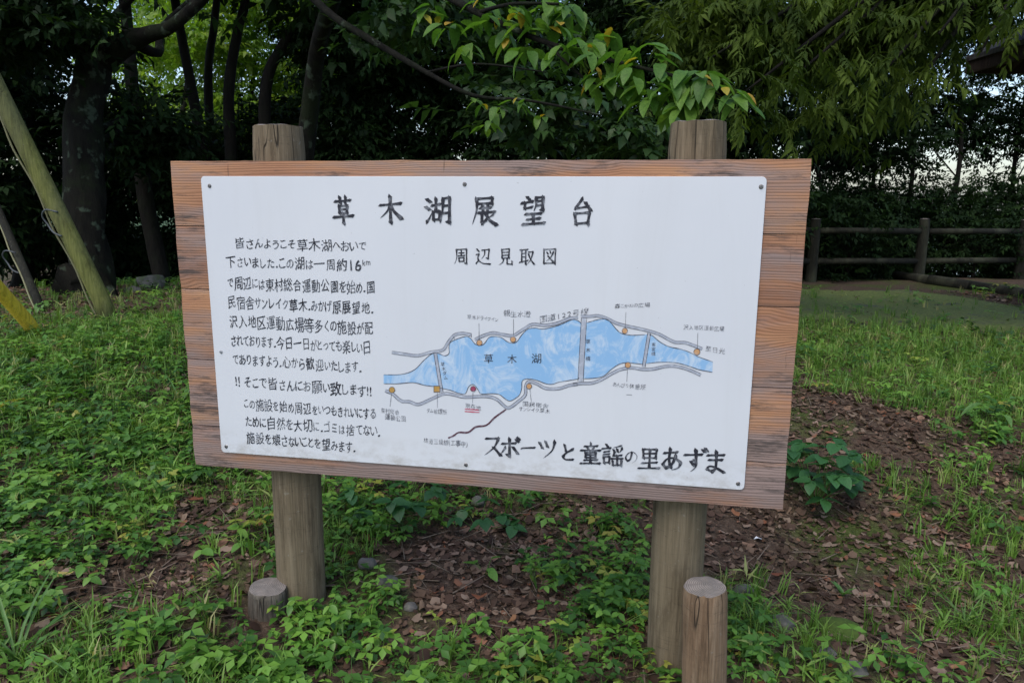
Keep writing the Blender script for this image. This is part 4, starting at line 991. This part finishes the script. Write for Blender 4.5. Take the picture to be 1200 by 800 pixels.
cl += [(815, 92, 3.1), (858, 118, 3.0), (835, 100, 3.05), (742, 75, 3.2), (720, 80, 3.3), (560, 5, 3.7), (590, 40, 3.6), (670, 15, 3.5), (640, 5, 3.5)]
cl2 = [(560, 118, 4.7), (585, 130, 4.65), (570, 145, 4.65), (610, 120, 4.6), (635, 138, 4.6), (660, 125, 4.55), (690, 130, 4.5), (712, 138, 4.5), (640, 110, 4.6), (600, 80, 4.75), (640, 88, 4.7)]
nl = 0
for grp, per, Ls in ((cl, 8, (.095, .135)), (cl2, 6, (.08, .11))):
    for u, v, D in grp:
        c = dep(u, v, D)-g0
        for i in range(per):
            if nl >= 300: break
            yel = random.random() < .09
            o = link('leaf', random.choice(lmy if yel else lm), cherry, **({'label': 'yellowing leaf'} if yel else {})); nl += 1
            yaw = U(0, 6.28); L = U(*Ls)*(.7 if yel else 1); o.location = c+Vector((math.cos(yaw)*.015+U(-.05, .05), math.sin(yaw)*.015+U(-.05, .05), U(-.03, .03)))
            o.rotation_euler = (U(-.35, .35), U(.05, .85), yaw); o.scale = (L, L, L)

# ------------------------------------------------------------------ fence, kerb, pavilion
F0 = at(950, 330); F1 = at(1077, 329); F2 = at(1193, 327)
step = (F2-F0)/2; step.z = 0
fence = empty('fence', F0, 'low dark log fence with two rails behind the mossy path on the right', 'fence')
for k in range(-3, 5):
    p = F0+step*k; p.z = gz(p.x, p.y); hgt = (.98, 1.0, .99)[k % 3]
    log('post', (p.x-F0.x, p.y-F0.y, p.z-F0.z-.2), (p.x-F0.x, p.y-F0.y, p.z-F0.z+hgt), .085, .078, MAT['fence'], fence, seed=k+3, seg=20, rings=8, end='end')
for k in range(-3, 4):
    a, b = F0+step*k, F0+step*(k+1); za, zb = gz(a.x, a.y), gz(b.x, b.y)
    for h in (.80, .32):
        d_ = (b-a).normalized()*.07
        q = [Vector((a.x, a.y, za+h))+d_-F0, Vector(((a.x+b.x)/2, (a.y+b.y)/2, (za+zb)/2+h+.004))-F0, Vector((b.x, b.y, zb+h))-d_-F0]
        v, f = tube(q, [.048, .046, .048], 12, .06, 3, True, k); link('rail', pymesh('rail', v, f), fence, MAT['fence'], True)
# log kerb at the edge of the raised bed behind the path
ka = [at(1050, 327), at(1090, 333), at(1140, 340), at(1200, 350), at(1270, 362)]
for i, (a, b) in enumerate(zip(ka, ka[1:])):
    c = (a+b)/2; m_ = a; vv, ff = tube([a+Vector((0, 0, .05))-a, b+Vector((0, 0, .05))-a], [.085, .08], 12, .1, 4, True, i)
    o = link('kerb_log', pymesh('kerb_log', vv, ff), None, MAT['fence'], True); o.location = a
    setup(o, None, ['dark log edging the raised bed, nearest the middle fence post', 'second dark edging log from the middle fence post, beside the path', 'third dark edging log along the path, under the right fence span', 'rightmost dark edging log, running out of the picture'][i], 'log', 'logs edging the raised bed')
# pavilion at the right edge: dark timber eave corner, posts outside the frame
pv_ = col_(1130, 80, 7.6); rt = Vector((AR.x, AR.y, 0)).normalized(); bk_ = Vector((AF.x, AF.y, 0)).normalized()
pav = empty('pavilion', (pv_.x, pv_.y, gz(pv_.x, pv_.y)), 'dark timber rest pavilion whose roof corner shows at the upper right edge', 'pavilion')
zc = pv_.z - pav.location.z
def L3(r_, d_, z): return rt*r_ + bk_*(-d_) + Vector((0, 0, z))
def slab(name, pts, th, mat):
    n_ = len(pts); V = [p for p in pts]+[p+Vector((0, 0, th)) for p in pts]
    F = [tuple(range(n_))[::-1], tuple(range(n_, 2*n_))]+[(i, (i+1) % n_, (i+1) % n_+n_, i+n_) for i in range(n_)]
    return link(name, pymesh(name, V, F), pav, mat)
S_ = 3.6; rise = 1.1
ap = L3(S_/2, S_/2, zc+.06+rise)
cor = [L3(0, 0, zc+.06), L3(S_, 0, zc+.06), L3(S_, S_, zc+.06), L3(0, S_, zc+.06)]
for i in range(4): slab('roof', [cor[i], cor[(i+1) % 4], ap], .05, MAT['rooftop'])
for i in range(4):
    a, b = cor[i], cor[(i+1) % 4]; inw = ((L3(S_/2, S_/2, 0)-(a+b)/2)); inw.z = 0; inw.normalize()
    slab('fascia', [a+Vector((0, 0, -.12))+inw*.02, b+Vector((0, 0, -.12))+inw*.02, b+inw*.06+Vector((0, 0, -.12)), a+inw*.06+Vector((0, 0, -.12))], .15, MAT['roofwood'])
    for k in range(1, 8):
        s0 = a.lerp(b, k/8)+inw*.06; e0 = s0+inw*1.1+Vector((0, 0, .62)); n2 = (b-a).normalized()*.03
        V = [s0-n2+Vector((0, 0, -.09)), s0+n2+Vector((0, 0, -.09)), e0+n2+Vector((0, 0, -.09)), e0-n2+Vector((0, 0, -.09))]
        slab('rafter', V, .08, MAT['roofwood'])
for a, b in (((.9, .95), (2.7, .95)), ((2.65, .9), (2.65, 2.7)), ((2.7, 2.65), (.9, 2.65)), ((.95, 2.7), (.95, .9))):
    v, f = tube([L3(*a, zc+.28), L3(*b, zc+.28)], [.08, .08], 8, 0); link('beam', pymesh('beam', v, f), pav, MAT['roofwood'])
for a in ((.95, .95), (2.65, .95), (2.65, 2.65), (.95, 2.65)):
    v, f = tube([L3(*a, -.1), L3(*a, zc+.28)], [.08, .075], 12, .03); link('post', pymesh('post', v, f), pav, MAT['roofwood'], True)

# ------------------------------------------------------------------ leaning support poles on the left
def pole(name, label, mat, base_uv, D_top, top_uv, r, ext=1.3, wire=False, group='leaning poles at the left edge'):
    b = at(*base_uv); t = dep(*top_uv, D_top); d_ = (t-b); t = b+d_*ext
    root = empty(name, b, label, 'pole', group)
    n_ = 14; q = [(d_*ext)*(i/n_) + Vector((0, 0, -.06 if i == 0 else 0)) for i in range(n_+1)]
    v, f = tube(q, [r*(1.06-.10*i/n_) for i in range(n_+1)], 18, .05, 2, True, r*40); link('shaft', pymesh('shaft', v, f), root, mat, True)
    if wire:
        sd_ = -AR*(r*1.35)
        q = [(d_*ext)*(i/30)+sd_*(1+.25*math.sin(i*.9)*.6)+Vector((0, -.01, .006*math.sin(i))) for i in range(31)]
        v, f = tube(q, [.008]*31, 6, 0); link('cable', pymesh('cable', v, f), root, MAT['wire'], True)
        c = d_*wire; a_ = -AR
        q = [c+a_*(-.04)+Vector((0, -.07, .03)), c+a_*(.06)+Vector((0, -.06, .05)), c+a_*.12+Vector((0, -.03, 0)), c+a_*.09+Vector((0, -.02, -.07)), c+a_*.02+Vector((0, -.06, -.13)), c+a_*(-.05)+Vector((0, -.07, -.16))]
        q, rr_ = resample(q, [.007]*6, 18); v, f = tube(q, rr_, 8, 0); link('tie', pymesh('tie', v, f), root, MAT['hook'], True)
pole('support_pole', 'mossy yellow-green pole leaning left with a cable along it, in front of the lichened tree', MAT['pole'], (131, 377), 5.6, (5, 120), .066, 1.5, .50)
pole('support_pole', 'short bright yellow pole slanting down into the ground at the left edge', MAT['bamboo'], (46, 393), 4.8, (-40, 295), .047, 2.2)
pole('support_pole', 'thin dim pole in the shade behind the yellow one, at far left', MAT['fence'], (50, 366), 7.0, (5, 262), .034, 2.2, .62)

# ------------------------------------------------------------------ rocks
def rock(u, v, size, label, mat, sq=.6, seed=0, name='rock', group=None):
    p = at(u, v); bm = bmesh.new(); bmesh.ops.create_icosphere(bm, subdivisions=3, radius=1)
    for q in bm.verts:
        n_ = q.co.normalized(); q.co = n_*(1+.35*noise.noise(n_*1.3+Vector((seed, 0, 0)))+.10*noise.noise(n_*4+Vector((seed, 3, 0)))); q.co.z *= sq; q.co *= size
    o = bm_link(name, bm, None, mat, True, label=label, cat=name, group=group); o.location = p+Vector((0, 0, size*sq*.35)); o.rotation_euler.z = seed; return o
rock(156, 343, .085, 'rounded pale grey rock at the foot of the wood, left of the board', MAT['rock'], .6, 1)
rock(178, 337, .15, 'larger dark mossy rock behind the pale rounded one, by the trunks', MAT['mossrock'], .8, 2)
rock(560, 592, .035, 'small round stone under the board in the weeds', MAT['mossrock'], .8, 3, 'stone')
rock(431, 664, .035, 'grey stone right of the left post', MAT['rock'], .6, 4, 'stone')
rock(455, 686, .04, 'dark flat stone in the soil, between the left post and the litter', MAT['mossrock'], .5, 5, 'stone')
rock(481, 712, .022, 'small pale pebble among the weeds below the board', MAT['rock'], .6, 6, 'stone')
rock(916, 734, .045, 'mossy stone half buried right of the orange-brown stake', MAT['mossrock'], .5, 7, 'stone')
rock(873, 702, .045, 'dark stone just behind the orange-brown stake', MAT['mossrock'], .7, 8, 'stone')
rock(1000, 787, .045, 'flat grey stone at the bottom edge of the picture, right of the stake', MAT['rock'], .35, 9, 'stone')
rock(968, 768, .032, 'flat violet-grey stone at the bottom, left of the flat grey one', MAT['rock'], .35, 10, 'stone')
p = at(888, 636); bm = bmesh.new(); vs = [bm.verts.new(q) for q in ((-.018, 0, .004), (.0, -.01, .016), (.016, .002, .006), (.010, .012, .002), (-.006, .014, .010))]
bm.faces.new(vs); bmesh.ops.triangulate(bm, faces=bm.faces); r_ = bmesh.ops.solidify(bm, geom=bm.faces, thickness=.002)
o = bm_link('paper_scrap', bm, None, MAT['white'], label='tiny crumpled white scrap on the litter below the lower right corner of the board', cat='litter'); o.location = p+Vector((0, 0, .012))

# ------------------------------------------------------------------ ground cover
class Blobs:
    def __init__(s, base, *l):
        s.base = base; s.l = [(at(u, v), r, w_) for u, v, r, w_ in l]
    def d(s, x, y):
        t = s.base
        for p, r, w_ in s.l: t += w_*math.exp(-((x-p.x)**2+(y-p.y)**2)/(r*r))
        return t*(.45+1.1*max(0, .5+1.3*noise.noise(Vector((x*3.1, y*3.1, s.base*50+2)))))
clover_b = Blobs(.09, (312, 745, .10, -1.5), (600, 700, .24, -1.0), (540, 645, .2, -.7), (245, 600, .13, -.7), (110, 690, .12, -.6), (1010, 500, .3, -1), (960, 650, .35, -1.2), (830, 640, .2, -1), (250, 690, .14, -1), (60, 560, .5, 1), (120, 500, .6, .9), (30, 640, .3, .8), (180, 760, .2, .3), (370, 745, .22, 1.6), (330, 785, .2, .8), (430, 600, .3, 1.0), (500, 585, .22, .8), (30, 700, .3, .5), (520, 775, .25, .7), (620, 670, .12, .8), (660, 690, .12, .8),
                 (720, 700, .2, 1), (690, 760, .16, .7), (870, 755, .16, .7), (60, 450, 1.0, .7), (170, 430, 1.0, .6), (250, 460, .8, .6), (20, 500, .6, .8), (130, 610, .3, .6), (1180, 500, .5, .4), (980, 590, .15, .3), (750, 640, .2, .7), (620, 790, .2, .6), (730, 790, .2, .8), (1000, 420, .8, .2))
grass_b = Blobs(.10, (312, 745, .10, -1.2), (600, 700, .28, -1.4), (540, 650, .2, -1), (245, 605, .14, -1), (110, 690, .14, -1), (1010, 495, .38, -1.6), (930, 470, .3, -1), (960, 640, .3, -1.2), (830, 640, .2, -1), (200, 520, .5, .8), (190, 590, .25, .7), (230, 780, .3, .7), (30, 770, .25, .6), (960, 400, .9, 1.3), (1050, 410, 1.0, 1.5), (1160, 420, 1.2, 1.4), (1100, 460, .7, 1.3), (1190, 480, .6, 1.2), (1020, 550, .16, .8), (1130, 580, .25, .9), (1110, 690, .25, .5), (1160, 730, .25, .7),
                (900, 745, .22, 1.1), (890, 690, .12, .6), (560, 770, .3, .5), (400, 640, .2, .4), (70, 420, 1.0, .6), (180, 390, 1.0, .8), (300, 600, .3, .5), (1200, 640, .3, .7), (980, 470, .4, .5), (310, 650, .15, .5), (0, 480, .8, .4))
dead_b = Blobs(.34, (600, 690, .3, 1.2), (245, 600, .2, 1), (110, 690, .15, 1), (1010, 490, .45, 1.3), (1080, 520, .4, 1.1), (960, 470, .35, 1.2), (1150, 545, .35, .8), (1010, 610, .3, 1), (900, 610, .3, 1), (640, 640, .3, .8), (600, 720, .25, 1), (700, 620, .3, .9), (640, 740, .25, 1), (250, 590, .3, .8), (110, 650, .3, .9), (230, 690, .3, .8), (1120, 770, .3, .9), (850, 640, .2, .6), (540, 650, .2, .7), (1160, 640, .3, .5), (1050, 680, .3, .6))
def sample(fn, n, near=1.0, ylo=-1.35, lim=(-6.5, 6.5, 9.0)):
    out = []
    while len(out) < n:
        # more of them near the camera side, thinning with distance
        y = ylo+(lim[2]-ylo)*random.random()**(1+near); x = U(lim[0], lim[1])
        wd = 1.2+(y+2)*.85
        cx = .48-(y+2)*.178
        if abs(x-cx) > wd+.8: continue
        if random.random() < fn(x, y): out.append((x, y))
    return out
PATHA, PATHB = at(930, 383).y, at(930, 336).y
def onpath(x, y):
    # inside the path sheet
    for (a, b, c, d_) in ((pn[i], pn[i+1], pf[i], pf[i+1]) for i in range(len(pn)-1)):
        if min(a.x, c.x) <= x <= max(b.x, d_.x):
            t = (x-a.x)/(b.x-a.x+1e-9); t2 = (x-c.x)/(d_.x-c.x+1e-9)
            ya = a.y+(b.y-a.y)*min(1, max(0, t)); yc = c.y+(d_.y-c.y)*min(1, max(0, t2))
            if ya-.05 < y < yc: return True
    return False
def posts_near(x, y): return any((x-a)**2+(y-b)**2 < .085**2 for a, b in ((.626, .12), (-.59, .12), (.72, -.055), (-.71, .02)))
def cover(name, tm, n, blobs, size, mat, label, cat, near=1.0, tilt=.3, lift=0.0, pathp=.28, lim=(-6.5, 6.5, 9.0)):
    pts = sample(lambda x, y: blobs.d(x, y)*(pathp if onpath(x, y) else 1)*(0 if posts_near(x, y) else 1), n, near, lim=lim)
    P = np.array([(x, y, gz(x, y)+lift) for x, y in pts])
    far_ = 1+.05*np.clip(P[:, 1], 0, 9)
    me = scatter_mesh(name, tm, P, frames(n, tilt), (.55+1.1*rng.random(n)**1.8)*size*far_)
    return link(name, me, None, mat, kind='stuff', label=label, cat=cat)
cover('leaf_litter', [t_dead() for _ in range(14)], 42000, dead_b, .037, MAT['litter'], 'brown dead leaves strewn over the soil round the sign', 'leaf litter', .9, .35, .008)
cover('soil_debris', [t_dead() for _ in range(8)], 32000, dead_b, .017, MAT['litter'], 'crumbled leaf bits and soil crumbs between the dead leaves', 'debris', .9, .6, .006)
TW = [stick_t((-.5, U(-.1, .1), .02), (.5, 0, .04), .02) for _ in range(4)]
cover('twigs', TW, 4200, dead_b, .10, MAT['twig'], 'thin dry twigs and stalks lying in the leaf litter', 'twigs', 1.0, .12, .012)
cover('clover_weeds', [t_trifoliate(k) for k in (3, 4, 5, 4, 3)], 4300, clover_b, .056, MAT['clover'], 'low three-leaved green weeds covering the ground round the sign', 'ground cover', 1.0, .2)
cover('seedlings', [t_rosette(k) for k in (2, 3, 3)], 3000, clover_b, .052, MAT['clover'], 'small upright broad-leaved seedlings among the weeds', 'ground cover', 1.0, .25)
cover('tall_weeds', [t_rosette(k) for k in (5, 6, 7)], 650, clover_b, .072, MAT['clover'], 'taller leafy weeds standing above the low ones', 'weeds', 1.0, .25)
cover('grass', [t_grass(k, .5, .04) for k in (7, 9, 8, 6)], 9000, grass_b, .085, MAT['grass'], 'short green grass growing in tufts over the bank', 'grass', .8, .2)
cover('crab_grass', [t_bamboograss(k) for k in (4, 5, 6)], 6500, grass_b, .07, MAT['grass'], 'broad-bladed creeping grass on the bank', 'grass', .8, .3)

# ------------------------------------------------------------------ single plants one can point at
def leafmesh(L, W, fold, droop, mat, seg=4, wide=.55):
    v, f = leaf_t(L, W, fold, droop, seg=seg, wide=wide); me = pymesh('leaf', v, [tuple(int(x) for x in q) for q in f]); me.materials.append(mat)
    me.polygons.foreach_set('use_smooth', [True]*len(me.polygons)); return me
LM_C = [leafmesh(1, .62, .12, d_, MAT['clover_o'], wide=.6) for d_ in (.1, .25)]
LM_B = [leafmesh(1, .72, .10, d_, MAT['broad'], wide=.6) for d_ in (.1, .3)]
LM_G = [leafmesh(1, .035, .3, d_, MAT['grass_o'], wide=.4) for d_ in (.5, .9)]
LM_D = [leafmesh(1, .30, .25, d_, MAT['grass_o'], wide=.7) for d_ in (.1, .25)]
def plant(u, v, label, kind='tri', n=7, h=.10, spread=.08, L=.035, name='weed_plant', cat='weed', meshes=None):
    p = at(u, v); root = empty(name, p, label, cat); ms = meshes or LM_C; parts = []
    for i in range(n):
        yaw = 6.283*i/n+U(-.4, .4)
        if kind in ('blade', 'dock'):
            o = link('leaf', random.choice(ms), root); s_ = L*U(.7, 1.1); o.scale = (s_, s_, s_); o.location = (U(-.01, .01), U(-.01, .01), 0)
            o.rotation_euler = (0, -U(.6, 1.25) if kind == 'blade' else -U(.7, 1.3), yaw); continue
        rr_ = spread*math.sqrt(U(.08, 1)); e_ = Vector((rr_*math.cos(yaw*2.4), rr_*math.sin(yaw*2.4), h*U(.35, 1.05)*(1.15-.55*rr_/spread)))
        parts.append(tube([(0, 0, -.01), (e_.x*.6, e_.y*.6, e_.z*.6), tuple(e_)], [.0016, .0013, .001], 4, 0, cap=False))
        for j in ((-1, 0, 1) if kind == 'tri' else (0,)):
            o = link('leaf', random.choice(ms), root); s_ = L*U(.8, 1.15); o.scale = (s_, s_, s_); o.location = e_
            o.rotation_euler = (U(-.3, .3), U(-.1, .4), yaw*2.4+j*1.5)
    if parts:
        vv, ff = join(parts); link('stem', pymesh('stem', vv, ff), root, MAT['clover_o'], True)
plant(955, 592, 'big dark-green leafy plant at the right edge of the board, low by its corner', 'tri', 30, .36, .20, .085, 'broad_leaf_plant', 'plant', LM_B)
plant(470, 600, 'broad three-leaved vine plant right of the left post, under the board', 'tri', 16, .22, .26, .07, 'vine_plant', 'plant', LM_B)
plant(560, 622, 'pale three-leaved plant behind the soil bank under the board, right of the vine plant', 'tri', 7, .14, .16, .065, 'vine_plant', 'plant', LM_B)
plant(568, 672, 'single small plant with four leaves on bare soil below the middle of the board', 'single', 5, .06, .05, .05, meshes=LM_C)
plant(20, 778, 'arching clump of long narrow grass blades in the lower left corner', 'blade', 18, L=.27, name='grass_clump', cat='grass clump', meshes=LM_G)
plant(342, 792, 'upright single light-green dock leaf at the bottom, below the left stake', 'dock', 2, L=.11, name='dock_plant', cat='plant', meshes=LM_D)
plant(986, 700, 'small plant of three long pointed leaves on the litter right of the stake', 'dock', 4, L=.085, name='dock_plant', cat='plant', meshes=LM_D)
plant(275, 642, 'weed with a few large heart-shaped leaves left of the left post', 'tri', 2, .07, .05, .06)
plant(235, 655, 'weed with two heart-shaped leaves left of the split stake, lower of the two', 'tri', 2, .06, .04, .055)
plant(375, 745, 'lush three-leaved weed clump at the foot of the left post', 'tri', 13, .13, .16, .036)
plant(410, 760, 'three-leaved weed clump right of the left post foot, near the bottom', 'tri', 10, .10, .13, .036)
plant(715, 740, 'dense small-leaved weed clump left of the right post', 'tri', 13, .12, .13, .032)
plant(735, 690, 'light green weed clump climbing beside the right post', 'tri', 10, .14, .10, .03)
plant(630, 690, 'bright weed tuft alone in the leaf litter under the board', 'tri', 8, .10, .08, .032)
plant(655, 682, 'bright weed tuft right of the lone one in the litter', 'tri', 6, .08, .07, .034)
plant(560, 740, 'pale weed with three leaflets at the bottom centre', 'tri', 5, .06, .06, .034)
plant(965, 795, 'bright clover-like weed at the bottom edge, left of the flat stone', 'tri', 7, .06, .07, .034)
plant(60, 600, 'dense three-leaved weeds in the left field, beside the arching grass', 'tri', 14, .13, .2, .045)
plant(45, 690, 'scattered three-leaved weeds in front of the arching grass at the left edge', 'tri', 12, .08, .2, .042)
plant(100, 530, 'tall three-leaved weeds in the middle of the left field', 'tri', 14, .15, .25, .05)
plant(130, 590, 'three-leaved weed with light leaves in the left field, nearest the board', 'tri', 8, .1, .14, .045)
plant(1165, 500, 'sapling with one long arching leaf at the right edge, above the dark litter', 'single', 4, .30, .12, .12, 'sapling', 'plant', LM_D)
plant(1130, 735, 'tufted fine grass in the lower right', 'blade', 26, L=.13, name='grass_clump', cat='grass clump', meshes=LM_G)
plant(210, 480, 'upright clump of grass beside the left edge of the board', 'blade', 20, L=.26, name='grass_clump', cat='grass clump', meshes=LM_G)
plant(880, 735, 'clump of grass right behind the orange-brown stake', 'blade', 22, L=.16, name='grass_clump', cat='grass clump', meshes=LM_G)
plant(1060, 470, 'feathery light weed standing in the grass at right', 'tri', 12, .20, .16, .035)
# single fallen leaves
def fleaf(u, v, L, label, y=False, rz=0.0):
    vv, ff = t_dead(); me = pymesh('fallen_leaf', vv, [tuple(int(x) for x in q) for q in ff]); p = at(u, v)
    o = link('fallen_leaf', me, None, MAT['dead_y'] if y else MAT['dead_o'], True, label=label, cat='leaf'); o.location = p+Vector((0, 0, .022)); o.scale = (L, L, L); o.rotation_euler = (U(-.25, .25), U(-.25, .25), rz)
fleaf(76, 683, .075, 'yellow fallen leaf lying on the weeds at lower left', True, .3)
fleaf(156, 722, .06, 'large brown fallen leaf left of the split stake, near a pale twig', rz=1)
fleaf(20, 536, .07, 'orange-brown fallen leaf in the left field near the picture edge', rz=.5)
fleaf(232, 592, .09, 'rusty fallen leaf just below the lower left corner of the board', rz=.2)
fleaf(306, 620, .05, 'orange leaf beside the left post, left of it', rz=2)
fleaf(146, 766, .055, 'upright brown fallen leaf near the bottom left', rz=1.4)
fleaf(412, 655, .05, 'orange fallen leaf right of the left post', rz=.8)
fleaf(563, 706, .07, 'dark red fallen leaf in the bare litter under the board', rz=.1)
fleaf(494, 685, .04, 'small orange leaf between the left post and the dark red leaf', rz=.9)
fleaf(664, 643, .09, 'large tan curled leaf behind the litter left of the right post', rz=1.9)
fleaf(1048, 611, .06, 'reddish fallen leaf on the dark litter right of the board', rz=.1)
fleaf(910, 682, .055, 'brick-red fallen leaf right of the stake top', rz=.2)
fleaf(862, 606, .06, 'rusty leaf just under the board, right of the right post', rz=2.2)
fleaf(600, 735, .06, 'red-brown fallen leaf low in the middle of the litter', rz=1.2)
fleaf(1122, 790, .07, 'orange leaf at the bottom right', rz=.4)
p = at(985, 738); bm = bmesh.new(); bmesh.ops.create_icosphere(bm, subdivisions=4, radius=1)
for q in bm.verts: q.co *= 1+.12*noise.noise(q.co*3)+.05*noise.noise(q.co*11); q.co.x *= .085; q.co.y *= .07; q.co.z *= .028
o = bm_link('moss_cushion', bm, None, MAT['moss'], True, label='yellow-green moss cushion on the soil at lower right', cat='moss'); o.location = p
